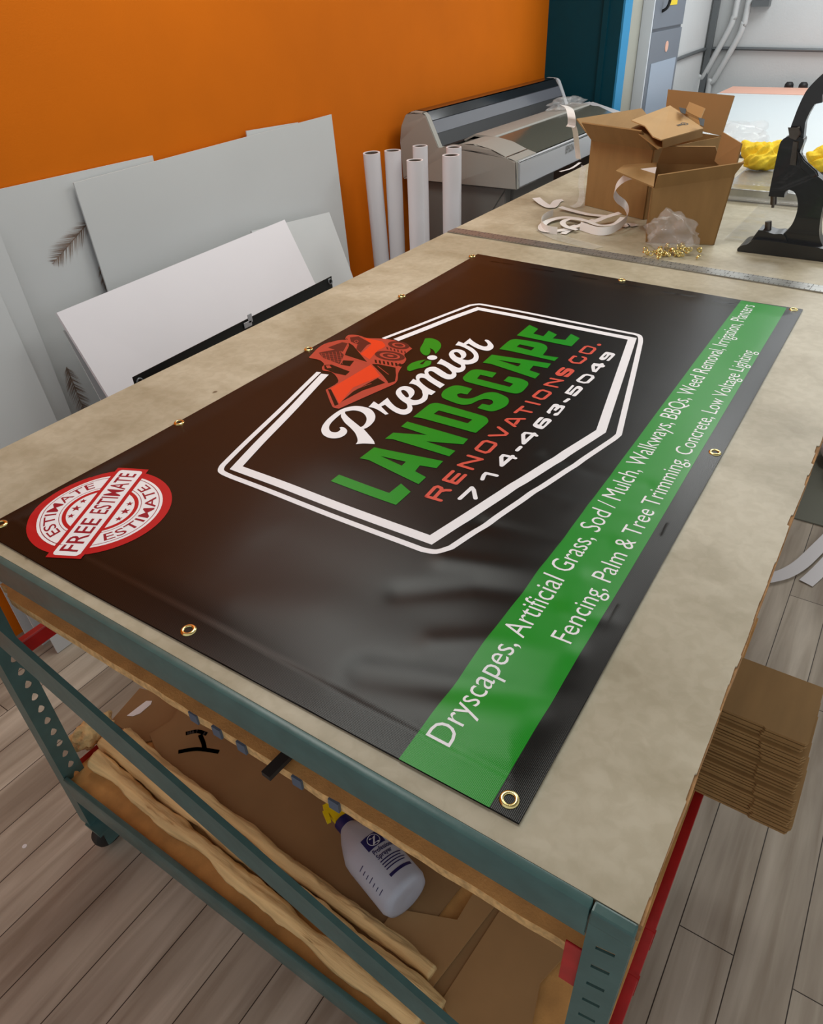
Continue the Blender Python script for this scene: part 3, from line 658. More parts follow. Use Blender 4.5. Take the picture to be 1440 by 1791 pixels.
def split_line(items, caph, gap=.0145):
    """put the whole line down with one letter width so that it spans the measured ends"""
    ln = line_fit(items, 0); s = ' '.join(i[0] for i in items)
    V, Fc = text_geo(s, -.004); mn = min(v.x for v in V); mxx = max(v.x for v in V)
    x0 = q(*items[0][1]).x; x1 = q(*items[-1][2]).x
    addgeo(V, Fc, lambda x, y: (x0 + (x - mn) / (mxx - mn) * (x1 - x0), y / CAP * caph + ln(x0 + (x - mn) / (mxx - mn) * (x1 - x0))), 'wh', 2)
base2 = [('Fencing,', (997, 1135.6), (1068, 1031)), ('Palm', (1071, 1019), (1102.6, 965.7)), ('&', (1106, 958), (1118, 942)), ('Tree', (1124.4, 933), (1145, 899.3)), ('Trimming,', (1153.8, 884), (1208.2, 806.8)), ('Concrete,', (1207, 798), (1252, 733)), ('Low', (1253, 726.8), (1266, 706)), ('Voltage', (1272, 697), (1294.5, 660)), ('Lighting', (1299, 651), (1321.5, 620))]
split_line(base1, .0295); split_line(base2, .0262)
# cut the print to the same grid as the cloth, then lay it over the folds
G = .007
xs = [v.co.x for v in pb.verts]; ys = [v.co.y for v in pb.verts]
i = math.floor(min(xs) / G)
while i * G < max(xs):
    bmesh.ops.bisect_plane(pb, geom=pb.verts[:] + pb.edges[:] + pb.faces[:], plane_co=(i * G, 0, 0), plane_no=(1, 0, 0), dist=1e-7); i += 1
i = math.floor(min(ys) / G)
while i * G < max(ys):
    bmesh.ops.bisect_plane(pb, geom=pb.verts[:] + pb.edges[:] + pb.faces[:], plane_co=(0, i * G, 0), plane_no=(0, 1, 0), dist=1e-7); i += 1
for v in pb.verts:
    L_ = max([f[lay] for f in v.link_faces], default=0); v.co.z = hz(v.co.x, v.co.y) + (.00035 + .00014 * L_ if L_ > .5 else 0)
pb.normal_update()
for f in pb.faces:
    if f.normal.z < 0: f.normal_flip()
# cloth
sh = bmesh.new(); rim = []
for i in range(len(BC)):
    a = Vector(BC[i]); b = Vector(BC[(i + 1) % len(BC)]); k = max(1, int((b - a).length / G))
    for j in range(k): p = a.lerp(b, j / k); rim.append(sh.verts.new((p.x, p.y, hz(p.x, p.y))))
low = [sh.verts.new((v.co.x, v.co.y, .0003)) for v in rim]
for i in range(len(rim)):
    j = (i + 1) % len(rim); f = sh.faces.new((rim[i], low[i], low[j], rim[j])); f.material_index = MI['hem']
me = bpy.data.meshes.new('printed_sheet'); sh.to_mesh(me); sh.free()
me2 = bpy.data.meshes.new('p2'); pb.to_mesh(me2); pb.free()
jb = bmesh.new(); jb.from_mesh(me); jb.from_mesh(me2); jb.to_mesh(me); jb.free(); bpy.data.meshes.remove(me2)
for k in MI: me.materials.append(M[k])
for p in me.polygons: p.use_smooth = True
me.normals_split_custom_set_from_vertices([nrm(v.co.x, v.co.y) for v in me.vertices])
o = link('printed_sheet', me, bn); o.matrix_parent_inverse = Matrix.Translation(bn.location).inverted()
def ring_bm(c, ro=.0108, ri=.0056, th=.0018, axis=(0, 0, 1), seg=20):
    bm = bmesh.new(); rm = (ro + ri) / 2
    lathe(bm, [(ri, -.0005), (ri, th * .6), (ri + (ro - ri) * .2, th), (rm, th * 1.1), (ro - (ro - ri) * .2, th * .7), (ro, 0), (ro, -.0005)], c, axis, seg, closed=True); return bm
for (u, v) in [(3, 920), (314, 742), (540, 613), (703, 520), (826, 450), (891, 1402), (1250, 795), (1388, 544), (331, 1106), (1088, 492)]:
    p = q(u, v); z = hz(p.x, p.y)
    o = obj('grommet', ring_bm((p.x, p.y, z + .0002), ro=.0102, ri=.0052), 'brass', bn, smooth=True)
    bm = bmesh.new(); lathe(bm, [(0, 0), (.0053, 0)], (p.x, p.y, z + .0004)); o2 = obj('grommet_hole', bm, 'hem', None); o2.parent = o
# ------------------------------------------------------------------ steel rule
rl = thing('steel_ruler', 'long steel straightedge lying across the table beyond the banner', 'ruler', (1.67, .5, .001))
A_ = pt(1440, 502); B_ = pt(1440, 516); C_ = pt(782, 408); D_ = pt(800, 402)
e0 = Vector((1.7235, 1.070, 0)); e1 = Vector((1.6535, -.0300, 0)); dr = (e1 - e0).normalized(); nr = Vector((-dr.y, dr.x, 0)); nr = nr if nr.x < 0 else -nr
e1 = e0 + dr * 1.22
bm = bmesh.new(); prism(bm, [e0 + Vector((0, 0, .0005)), e1 + Vector((0, 0, .0005)), e1 + nr * .048 + Vector((0, 0, .0005)), e0 + nr * .048 + Vector((0, 0, .0005))], (0, 0, .003)); obj('blade', bm, 'steel', rl)
bm = bmesh.new()
for k in range(96):
    c = e0 + dr * (.012 * k + .02); L_ = .014 if k % 4 == 0 else .008
    for s in (0, 1):
        st = c + (nr * .001 if s == 0 else nr * (.047 - L_)); 
        prism(bm, [st + Vector((0, 0, .0036)), st + dr * .0012 + Vector((0, 0, .0036)), st + dr * .0012 + nr * L_ + Vector((0, 0, .0036)), st + nr * L_ + Vector((0, 0, .0036))], (0, 0, .0002))
for k in range(23):
    V, Fc = text_geo(str(k + 1)); c = e0 + dr * (.0508 * k + .05) + nr * .020
    vs = [bm.verts.new(c + dr * (v.x * .014) + nr * (-v.y * .014 + .008) + Vector((0, 0, .0038))) for v in V]
    for t in Fc:
        try: bm.faces.new([vs[i] for i in t])
        except ValueError: pass
obj('scale_marks', bm, 'mark', rl)
# ------------------------------------------------------------------ cartons
def slabq(bm, a, b, c, d, th, mi=0):
    a, b, c, d = map(Vector, (a, b, c, d)); n = (b - a).cross(d - a).normalized() * th
    prism(bm, [a, b, c, d], n, mi)
def flap(par, a, b, vec, taper=.006, th=.004, name='flap', m_='cardboard'):
    a = Vector(a); b = Vector(b); vec = Vector(vec); e = (b - a).normalized()
    bm = bmesh.new(); slabq(bm, a + e * .002, b - e * .002, b + vec - e * taper, a + vec + e * taper, th); return obj(name, bm, m_, par)
def vpx(base, u, v):
    """the height along the upright through base that the pixel shows"""
    d = RX * ((u - 720) / F) + RY * ((v - 895.5) / F) + RZ; base = Vector(base)
    # closest point between lines
    k = Vector((0, 0, 1)); w0 = base - CAM; a = 1; b = k.dot(d); c = d.dot(d); d0 = k.dot(w0); e0_ = d.dot(w0)
    return (b * e0_ - c * d0) / (a * c - b * b)
b1 = thing('cardboard_box', 'large open cardboard box with raised flaps at the back of the table', 'box', (2.25, .62, 0))
A1 = Vector((2.181, .811, .001)); B1 = Vector((2.08, .570, .001)); e = (B1 - A1).normalized(); nd = Vector((-e.y, e.x, 0)); nd = nd if nd.x > 0 else -nd
dep = nd * .33; H1 = Vector((0, 0, .205))
Bf = B1 + Vector((0, 0, 0)); Ab, Bb = A1 + dep, B1 + dep
bm = bmesh.new()
for (p, r_) in ((A1, Bf), (Bf, Bb), (Bb, Ab), (Ab, A1)): slabq(bm, p, r_, r_ + H1, p + H1, .004)
slabq(bm, A1, Bf, Bb, Ab, .003)
obj('body', bm, 'cardboard', b1)
flap(b1, A1 + H1, Bf + H1, -nd * .06 + e * -.0 + Vector((0, 0, .060)))
flap(b1, Ab + H1, A1 + H1, -e * .085 + Vector((0, 0, .055)))
bm = bmesh.new(); slabq(bm, pt(1163, 214, 0, 2.50), Bb + H1, pt(1286, 168, 0, 2.43), pt(1170, 157, 0, 2.55), .004); obj('flap', bm, 'cardboard_in', b1)
bm = bmesh.new(); mid = (A1 + Bf) / 2 + e * .0; slabq(bm, mid - nd * .0008 + Vector((0, 0, .12)) - e * .02, mid - nd * .0008 + Vector((0, 0, .12)) + e * .02, mid + H1 + e * .02 - nd * .0008, mid + H1 - e * .02 - nd * .0008, .0005)
obj('packing_tape', bm, 'film', b1)
# mailer carton resting in the top of the big box
mb = thing('mailer_carton', 'flattened light kraft mailer carton with printed marks resting in the large box', 'box', (2.2, .5, .22))
Z = .262
c0 = pt(1104, 212, 2, Z + .02); c1_ = pt(1152, 248, 2, Z - .005); c2_ = pt(1230, 226, 2, Z); c3_ = pt(1172, 186, 2, Z + .02)
n0 = (c1_ - c0).cross(c3_ - c0).normalized()
bm = bmesh.new()
loop = [c0, c0.lerp(c1_, .35) + (c1_ - c2_) * -.10, c0.lerp(c1_, .8) + (c1_ - c2_) * .0, c1_ + (c2_ - c1_) * .06, c2_, c3_]
prism(bm, loop, n0 * .003); obj('lid', bm, 'kraftbox', mb)
bm = bmesh.new(); dn = Vector((.01, 0, -.022)); slabq(bm, c1_ + (c2_ - c1_) * .1, c2_, c2_ + dn, c1_ + (c2_ - c1_) * .1 + dn, .003); slabq(bm, c2_, c3_, c3_ + dn, c2_ + dn, .003); slabq(bm, c0 + dn, c1_ + dn, c2_ + dn, c3_ + dn, .003); obj('tray', bm, 'cardboard', mb)
bm = bmesh.new(); q0 = pt(1178, 188, 2, Z + .020); q1 = pt(1226, 212, 2, Z + .012); slabq(bm, q0, q1, q1 + Vector((-.02, .005, -.025)), q0 + Vector((-.02, .005, -.02)), .003); q2_ = pt(1200, 195, 2, Z + .024); slabq(bm, q2_, q1 + Vector((0, 0, .006)), q1 + Vector((.03, 0, .030)), q2_ + Vector((.03, 0, .022)), .003); obj('tuck_flap', bm, 'kraftbox', mb)
bm = bmesh.new()
for (u0, v0, u1, v1) in ((1188, 188, 1201, 200), (1222, 206, 1233, 222)): prism(bm, [pt(u0, v0, 2, Z + .0285), pt(u1, v0 + 3, 2, Z + .0285), pt(u1 - 2, v1, 2, Z + .0285), pt(u0 + 3, v1 - 3, 2, Z + .0285)], (0, 0, .001))
obj('slot', bm, 'black', mb)
# printed ring and letters on the lid
bm = bmesh.new(); upn = n0 if n0.z > 0 else -n0; pc = c2_.lerp(c1_, .22).lerp(c3_.lerp(c0, .22), .28) + upn * .0036
lx = (c2_ - c1_).normalized(); ly = upn.cross(lx)
def lid_loop(r): return [(r * 1.25 * math.cos(t * math.pi / 12), r * math.sin(t * math.pi / 12)) for t in range(24)]
plate(bm, lid_loop(.011), [lid_loop(.008)], pc, lx, ly, upn * .0003)
for s_, off in (('2', -.025),):
    for k in range(3):
        plate(bm, [(off - .010 + k * .007, -.004), (off - .005 + k * .007, -.004), (off - .005 + k * .007, .006), (off - .010 + k * .007, .006)], [], pc, lx, ly, upn * .0003)
plate(bm, [(-.004, -.003), (.004, -.003), (.004, .003), (-.004, .003)], [], pc, lx, ly, upn * .0003)
obj('printed_mark', bm, 'mark', mb)
# front box
b2 = thing('cardboard_box', 'smaller open cardboard box in front with white tape hanging from its flap', 'box', (1.95, .4, 0))
A2 = Vector((1.838, .478, .001)); B2 = Vector((1.895, .302, .001)); e = (B2 - A2).normalized(); nd = Vector((-e.y, e.x, 0)); nd = nd if nd.x > 0 else -nd
H2 = Vector((0, 0, .178)); dep = nd * .19; bm = bmesh.new()
Am, Bm = A2 + H2 + Vector((-.004, .004, -.028)), B2 + H2 + Vector((0, -.016, .006))
Ab, Bb = A2 + dep, B2 + dep
slabq(bm, A2, B2, Bm, Am, .004); slabq(bm, B2, Bb, Bb + H2 + Vector((0, -.024, .006)), Bm, .004); slabq(bm, Bb, Ab, Ab + H2, Bb + H2, .004); slabq(bm, Ab, A2, Am, Ab + H2, .004); slabq(bm, A2, B2, Bb, Ab, .003)
obj('body', bm, 'cardboard', b2)
flap(b2, Am, Bm, -nd * .018 + e * .012 + Vector((0, 0, .040)), taper=-.006)
bm = bmesh.new(); slabq(bm, Am, Ab + H2, pt(1092, 290, 0, 2.03), pt(1077, 301, 0, 1.90), .004); obj('flap', bm, 'cardboard', b2)
bm = bmesh.new(); slabq(bm, Bm, pt(1250, 282, 0, Bm.x + .10), pt(1264, 231, 0, Bm.x + .12), pt(1297, 251, 0, Bm.x + .01), .004); obj('flap', bm, 'cardboard_in', b2)
flap(b2, Bb + H2, Ab + H2, Vector((-.03, 0, .052)), taper=.02, m_='cardboard_in')
# ------------------------------------------------------------------ tapes and clear film
def on(u, v, z): return pt(u, v, 2, z)
def tapeobj(name, label, pts, W, group=None, mats='tape', cat='tape'):
    return tag(ribbon(spline3(pts, 6), W, name=name, mats=mats), label, cat, group)
def perp_flat(pts, w_):
    out = []
    for i in range(len(pts)):
        d = (pts[min(i + 1, len(pts) - 1)] - pts[max(i - 1, 0)]); d.z = 0; d = d.normalized(); out.append(Vector((-d.y, d.x, 0)) * w_)
    return out
def flat_tape(label, px, z=.002, w_=.026, mats='tape', wave=0, zs=None):
    P = spline3([on(u, v, (zs[i] if zs else z)) for i, (u, v) in enumerate(px)], 6)
    return tag(ribbon(P, perp_flat(P, w_), name='tape_strip', mats=mats), label, 'tape', None)
def edge_tape(label, px, zs, w_=.020, mats='tape', lean=(0, 0, 1)):
    P = spline3([on(u, v, z) for (u, v), z in zip(px, zs)], 6); lv = Vector(lean).normalized() * w_
    return tag(ribbon(P, [lv] * len(P), name='tape_strip', mats=mats), label, 'tape', None)
# tape from the flap of the front box
flat_tape('white tape loop lying inside the pile beside the big box', [(1010, 402), (990, 396), (985, 388), (1000, 383), (1025, 386), (1048, 394), (1075, 392), (1090, 380)], zs=[.010, .012, .014, .018, .022, .020, .022, .03], w_=.018)
edge_tape('white tape standing on edge at the left of the pile', [(968, 372), (952, 380), (947, 390), (955, 400), (975, 404)], [.014, .013, .012, .012, .012], .022)
flat_tape('short bent white tape piece left of the tape pile', [(938, 346), (950, 356), (965, 362), (975, 352), (985, 350)], zs=[.010, .006, .004, .003, .004], w_=.030)
flat_tape('white tape lying toward the big box base', [(980, 362), (1000, 368), (1030, 375), (1060, 378)], zs=[.012, .008, .006, .006], w_=.024)
flat_tape('wide flat loop of white tape at the pile front', [(1085, 372), (1058, 380), (1035, 388), (1010, 382), (985, 380), (960, 386), (948, 396), (955, 404), (985, 402), (1010, 394)], zs=[.03, .022, .016, .014, .010, .008, .006, .005, .006, .008], w_=.024)
edge_tape('white tape arching from the front box flap down to the pile', [(1147, 300), (1120, 303), (1098, 309), (1082, 321), (1075, 335), (1080, 347), (1094, 359), (1099, 374), (1092, 388), (1070, 402), (1045, 404), (1015, 395)], [.175, .165, .150, .128, .10, .078, .055, .040, .028, .016, .012, .014], .024, lean=(.3, 0, 1))
flat_tape('white tape tail crossing the front of the pile', [(985, 409), (1000, 400), (1015, 394), (1040, 384)], zs=[.003, .006, .012, .014], w_=.020)
edge_tape('translucent tape curl beside the big box base', [(1022, 290), (1017, 320), (1018, 345), (1012, 358), (1000, 362)], [.10, .06, .03, .012, .006], .022, mats='film', lean=(0, 1, .2))
flat_tape('short white tape under the front box', [(1088, 396), (1100, 392), (1112, 395)], z=.004, w_=.03)
edge_tape('white tape hanging over the printer cover and box flap', [(986, 184), (996, 190), (1000, 205), (1000, 218), (997, 222)], [.27, .28, .26, .235, .23], .03, lean=(0, 1, .1))
edge_tape('thin white tape dangling in front of the printer', [(1000, 212), (1006, 228), (1009, 250), (1012, 278)], [.225, .19, .13, .07], .022, lean=(0, 1, .1))
flat_tape('clear backing film strip curving toward the steel ruler', [(950, 400), (975, 414), (1010, 424), (1045, 434)], z=.003, w_=.05, mats='film2')
flat_tape('white tape end poking from under the printer', [(980, 300), (1000, 294), (1015, 284)], z=.003, w_=.012)
def crumple(name, label, cat, org, rad, m_, seed, squash=.3, amp=.3, freq=3, sub=4, group=None, floorz=None, extra=None):
    bm = bmesh.new(); bmesh.ops.create_icosphere(bm, subdivisions=sub, radius=1)
    for v in bm.verts:
        p = v.co.copy(); d = 1 + amp * noise.noise(p * freq + Vector((seed, 0, 0))) + amp * .5 * abs(noise.noise(p * freq * 2.3 + Vector((0, seed, 0))))
        if extra: d *= extra(p)
        v.co = Vector((p.x * rad[0] * d, p.y * rad[1] * d, p.z * rad[2] * d)) + Vector(org)
        if floorz is not None and v.co.z < floorz: v.co.z = floorz
    return tag(obj(name, bm, m_, smooth=True), label, cat, group)
# bag of grommets
bagc = on(1167, 440, .0)
crumple('plastic_bag', 'crumpled clear plastic bag of brass grommets before the front box', 'bag', bagc + Vector((.03, 0, .042)), (.035, .062, .052), 'film', 4.2, amp=.55, freq=2.2, floorz=.0012)
random.seed(11)
gp = None
for k in range(46):
    u = random.gauss(1168, 24); v = random.gauss(448, 4.0); u = max(1114, min(1220, u)); v = max(436, min(457, v))
    if k == 0: u, v = 1140, 449
    if k == 1: u, v = 1194, 451
    p = on(u, v, 0); z = .004 + random.random() * .014
    if gp is None:
        gp = obj('brass_grommet', ring_bm((0, 0, 0), ro=.0078, ri=.0044, th=.003, seg=14), 'brass', smooth=True); o = gp
    else: o = gp.copy(); COL.objects.link(o)
    o.location = (p.x + (z if k > 1 else -.012), p.y, z if k > 1 else .012)
    o.rotation_euler = (random.uniform(-1, 1), -1.0 if k < 2 else random.uniform(-1, 1), random.uniform(0, 3))
    if k == 0: o.rotation_euler = (.5, -.9, 0)
    tag(o, 'small brass grommet heaped in and around the clear bag', 'grommet', 'loose brass grommets by the clear bag')
tag(gp.copy() if False else gp, 'small brass grommet heaped in and around the clear bag', 'grommet', 'loose brass grommets by the clear bag')
# ------------------------------------------------------------------ grommet press
pr = thing('grommet_press', 'black cast iron hand press with curved lever on the table', 'press', (1.93, .1, 0))
PX = 1.905
def pc_(x, y, off=0):
    p = pt(1140 + x / 4.263, 60 + y / 4.263, 0, PX); return Vector((PX + off, p.y, p.z))
def press_part(name, s, x0, x1, m_='press', n=4, bev=.004, clampz=None):
    bm = bmesh.new(); L_ = [pc_(p.x, p.y) for p in catmull(parse(s), True, n)]
    if clampz is not None: L_ = [Vector((p.x, p.y, max(p.z, clampz))) for p in L_]
    prism(bm, [Vector((x0, p.y, p.z)) for p in L_], (x1 - x0, 0, 0))
    bmesh.ops.remove_doubles(bm, verts=bm.verts, dist=.0002)
    if bev:
        es = [e_ for e_ in bm.edges if len(e_.link_faces) == 2 and abs(e_.link_faces[0].normal.dot(e_.link_faces[1].normal)) < .3 and abs(e_.verts[0].co.x - e_.verts[1].co.x) < 1e-5]
        try: bmesh.ops.bevel(bm, geom=es, offset=bev, segments=2, affect='EDGES', clamp_overlap=True)
        except Exception: pass
    return obj(name, bm, m_, pr, smooth=True, angle=35)
press_part('frame', '885,1195* 905,1090 935,950 965,820 985,780 1040,750 1145,770 1120,860 1115,900 1150,960 1240,1040 1300,1090 1330,1150 1300,1230 1275,1330 1260,1440 1265,1510 1300,1590 1330,1640* 900,1580* 930,1500* 1000,1470 1060,1400 1095,1310 1102,1240 1080,1170 1040,1148 1008,1165 1000,1205*', PX - .020, PX + .025)
press_part('base', '668,1570 700,1545 740,1535 800,1500 1260,1560 1420,1600 1480,1640 1480,1720 1200,1700 800,1648 680,1612', PX - .045, PX + .055, bev=.006, clampz=.001)
press_part('anvil_mount', '740,1545* 815,1440* 850,1445* 930,1470 1000,1475 1040,1560* 900,1580*', PX - .028, PX + .032)
press_part('lever', '1040,740* 1045,690 1070,620 1105,530 1160,420 1230,340 1320,260 1420,190 1500,150* 1530,230* 1400,330 1290,430 1278,505* 1225,515* 1185,580 1155,650 1148,700 1140,780* 1080,800*', PX - .014, PX + .018)
press_part('pivot_lug', '1040,690* 1110,690* 1130,730* 1090,770* 1050,755*', PX - .026, PX - .013, 'press_steel', bev=.002)
press_part('guide_rod', '1075,790* 1110,790* 1085,960* 1050,955*', PX - .026, PX - .019, 'press_steel', bev=.002)
press_part('rear_link', '1110,870* 1150,930* 1240,1010* 1250,1040* 1210,1045* 1130,980*', PX - .030, PX - .020, bev=.002)
for nm, x, y0, y1, r in (('punch', 912, 1200, 1268, .0078), ('punch_tip', 907, 1262, 1292, .0035), ('anvil', 872, 1394, 1462, .0085)):
    a = pc_(x, y0); b = pc_(x - 3, y1); bm = bmesh.new(); lathe(bm, [(0, 0), (r, 0), (r * 1.05, (b - a).length * .5), (r, (b - a).length), (0, (b - a).length)], a, b - a, 18); obj(nm, bm, 'press_steel', pr, smooth=True, angle=40)
# ------------------------------------------------------------------ cloths, clear bags, silver pack
def cloth(label, u0, u1, v0, v1, seed, xp):
    a = pt(u0, v1, 2, .05); b = pt(u1, v1, 2, .05); c = (a + b) / 2; r = (b - a).length / 2
    top = pt((u0 + u1) / 2, v0, 0, c.x).z
    bm = bmesh.new(); bmesh.ops.create_icosphere(bm, subdivisions=5, radius=1)
    for v in bm.verts:
        p = v.co.copy(); rd = noise.noise(Vector((p.x * 1.3 + seed, p.y * 1.5, p.z * 1.3))) * .30 - abs(noise.noise(Vector((p.x * 1.5, p.y * 1.8 + p.z * 1.5, seed)))) * .55 + noise.noise(p * 3.2 + Vector((seed, 3, 0))) * .08
        d = 1.05 + rd; v.co = Vector((c.x + .05 + p.x * .07 * d, c.y + p.y * r * d * 1.05, max(.0465, .05 + (p.z * .5 + .35) * (top - .05) * 1.15 * d)))
    return tag(obj('yellow_cloth', bm, 'yellow_cloth', smooth=True), label, 'cloth')
sp = thing('wrapped_sheets', 'plastic wrapped pack of silvery sheets under the yellow cloths', 'sheets', (2.7, .1, 0))
obj('sheet_stack', bx(2.44, 3.12, -.139, .42, .001, .040, bev=.004), 'silver', sp)
bm = bmesh.new(); nx_, ny_ = 24, 24; gg = {}
for i in range(nx_ + 1):
    for j in range(ny_ + 1):
        x = 2.40 + .74 * i / nx_; y = -.14 + .57 * j / ny_; gg[i, j] = bm.verts.new((x, y, .0445 + .0045 * noise.noise((x * 18, y * 10, 0)) + (0 if i > 4 else -.010 * (4 - i))))
for i in range(nx_):
    for j in range(ny_): bm.faces.new((gg[i, j], gg[i + 1, j], gg[i + 1, j + 1], gg[i, j + 1]))
bmesh.ops.solidify(bm, geom=list(bm.faces), thickness=.0005); obj('plastic_wrap', bm, 'film', sp, smooth=True)
cloth('yellow microfibre cloth bunched between the boxes and the press', 1287, 1362, 246, 297, 2.0, 2.5)
cloth('yellow microfibre cloth partly hidden right of the press lever', 1408, 1480, 258, 300, 8.0, 2.5)
bm = bmesh.new(); gg = {}
for i in range(31):
    for j in range(31):
        x = 1.955 + .46 * i / 30; y = -.135 + .42 * j / 30; gg[i, j] = bm.verts.new((x, y, .004 + .004 * abs(noise.noise((x * 14, y * 4, 5)))))
for i in range(30):
    for j in range(30): bm.faces.new((gg[i, j], gg[i + 1, j], gg[i + 1, j + 1], gg[i, j + 1]))
bmesh.ops.solidify(bm, geom=list(bm.faces), thickness=.0004); tag(obj('plastic_film', bm, 'film2', smooth=True), 'rumpled clear plastic film lying on the table behind the press', 'film')
crumple('plastic_bag', 'cloudy clear plastic bag on the white table behind the boxes', 'bag', (3.45, .62, .045), (.18, .13, .055), 'film', 1.7, amp=.5, freq=1.8, floorz=-.0015)
crumple('plastic_bag', 'crinkled clear plastic bag beside the printer behind the big box', 'bag', (3.62, 1.52, .125), (.16, .05, .028), 'film', 9.1, amp=.5, freq=2.4, floorz=.112)
# ------------------------------------------------------------------ plotter
pt_ = thing('wide_format_printer', 'wide grey format printer on a stand against the orange wall', 'printer', (3.15, 1.5, FZ))
PL, PR_ = 2.50, 3.88
def extr(name, sec, x0, x1, m_, bev=.004, smooth=True):
    bm = bmesh.new(); prism(bm, [(x0, y, z) for y, z in sec], (x1 - x0, 0, 0))
    if bev: bmesh.ops.bevel(bm, geom=[e_ for e_ in bm.edges if len(e_.link_faces) == 2 and e_.link_faces[0].normal.dot(e_.link_faces[1].normal) < .8], offset=bev, segments=2, affect='EDGES', clamp_overlap=True)
    return obj(name, bm, m_, pt_, smooth=smooth, angle=35)
for x0, x1 in ((PL, PL + .035), (PR_ - .035, PR_)):
    extr('end_cap', [(1.80, -.05), (1.81, .10), (1.80, .16), (1.775, .205), (1.745, .218), (1.69, .216), (1.672, .205), (1.610, .085), (1.56, .098), (1.50, .100), (1.50, -.05)], x0, x1, 'plotter_beige' if x0 == PL else 'plotter', .004)
extr('body', [(1.25, -.05), (1.80, -.05), (1.80, .06), (1.60, .07), (1.50, .055), (1.25, .02)], PL + .03, PR_ - .03, 'plotter_beige', .003)
extr('front_panel', [(1.232, -.045), (1.262, -.05), (1.262, .045), (1.244, .058), (1.236, .050)], PL + .02, PR_, 'plotter', .005)
extr('control_block', [(1.236, -.05), (1.56, -.05), (1.56, .090), (1.50, .108), (1.44, .110), (1.36, .096), (1.29, .070), (1.245, .058)], PL, PL + .20, 'plotter_beige', .012)
extr('side_block', [(1.25, -.05), (1.56, -.05), (1.56, .092), (1.48, .11), (1.30, .065)], PR_ - .10, PR_, 'plotter', .01)
extr('roll_cover', [(1.262, .052), (1.40, .100), (1.55, .108), (1.60, .086), (1.60, .07), (1.262, .04)], PL + .20, PR_ - .10, 'plotter_cover', .003)
extr('cover_rib', [(1.455, .109), (1.55, .113), (1.60, .090), (1.60, .085), (1.45, .103)], PL + .20, PR_ - .10, 'plotter_beige', .0)
extr('platen_slot', [(1.60, .086), (1.615, .088), (1.64, .135), (1.78, .135), (1.78, .05), (1.60, .05)], PL + .035, PR_ - .035, 'black', .0)
extr('hood_window', [(1.638, .135), (1.662, .180), (1.68, .182), (1.70, .135)], PL + .035, PR_ - .035, 'plotter_win', .001)
extr('top_cover', [(1.661, .180), (1.690, .217), (1.75, .219), (1.785, .200), (1.80, .15), (1.80, .13), (1.70, .135)], PL + .035, PR_ - .035, 'plotter_dark', .004)
bm = bmesh.new(); V, Fc = text_geo('EPSON', .01); p0 = pt(990, 268, 1, 1.2315)
vs = [bm.verts.new((p0.x + v.x * .030, 1.2312, p0.z + v.y * .042)) for v in V]
for t in Fc:
    try: bm.faces.new([vs[i] for i in t])
    except ValueError: pass
obj('badge', bm, 'stand', pt_)
extr('stand_panel', [(1.30, -.70), (1.72, -.70), (1.72, -.055), (1.30, -.055)], PL + .03, PL + .08, 'stand', .003)
extr('stand_panel', [(1.30, -.70), (1.72, -.70), (1.72, -.055), (1.30, -.055)], PR_ - .08, PR_ - .03, 'stand', .003)
extr('stand_foot', [(1.24, FZ), (1.80, FZ), (1.80, -.95), (1.24, -.95)], PL + .02, PL + .09, 'stand', .003)
extr('stand_foot', [(1.24, FZ), (1.80, FZ), (1.80, -.95), (1.24, -.95)], PR_ - .09, PR_ - .02, 'stand', .003)
extr('stand_post', [(1.46, -.96), (1.58, -.96), (1.58, -.69), (1.46, -.69)], PL + .04, PL + .075, 'stand', .0)
extr('stand_post', [(1.46, -.96), (1.58, -.96), (1.58, -.69), (1.46, -.69)], PR_ - .075, PR_ - .04, 'stand', .0)
extr('stand_box', [(1.29, -.30), (1.70, -.30), (1.70, -.054), (1.29, -.054)], PL + .08, PL + .50, 'stand', .003)
# ------------------------------------------------------------------ white vinyl rolls standing by the wall
rolls = [((650, 268), 1.72, (.06, -.0), .0345, 'leftmost white vinyl roll leaning to the left by the wall'),
         ((687, 264), 1.66, (0, 0), .0335, 'second white vinyl roll from the left by the wall'),
         ((726, 281), 1.38, (0, .0), .0300, 'shorter white vinyl roll third from the left in front'),
         ((735, 256), 1.55, (0, .0), .0300, 'tall white vinyl roll half hidden behind the shorter one'),
         ((789, 272), 1.36, (-.0, 0), .0330, 'front white vinyl roll beside the printer end'),
         ((794, 258), 1.455, (-.0, 0), .0310, 'white vinyl roll directly behind the rightmost front one')]
for (u, v), y, (dx, dy), r, lb in rolls:
    t = pt(u, v, 1, y); t.x = min(t.x, 2.43)
    rt = thing('vinyl_roll', lb, 'roll', (t.x + dx, t.y + dy, FZ), 'white vinyl rolls standing by the wall')
    ax = (Vector((t.x, t.y, t.z)) - Vector((t.x + dx, t.y + dy, FZ))); L_ = ax.length
    bm = bmesh.new(); lathe(bm, [(r * .80, 0), (r, 0), (r, L_), (r * .80, L_), (r * .80, 0)], Vector((t.x + dx, t.y + dy, FZ + .002)), ax, 28); obj('vinyl', bm, 'tube', rt, smooth=True, angle=40)
    bm = bmesh.new(); lathe(bm, [(r * .72, 0), (r * .795, 0), (r * .795, L_ - .002), (r * .72, L_ - .002), (r * .72, 0)], Vector((t.x + dx, t.y + dy, FZ + .002)), ax, 28)
    obj('core', bm, 'tube_in', rt, smooth=True, angle=40)
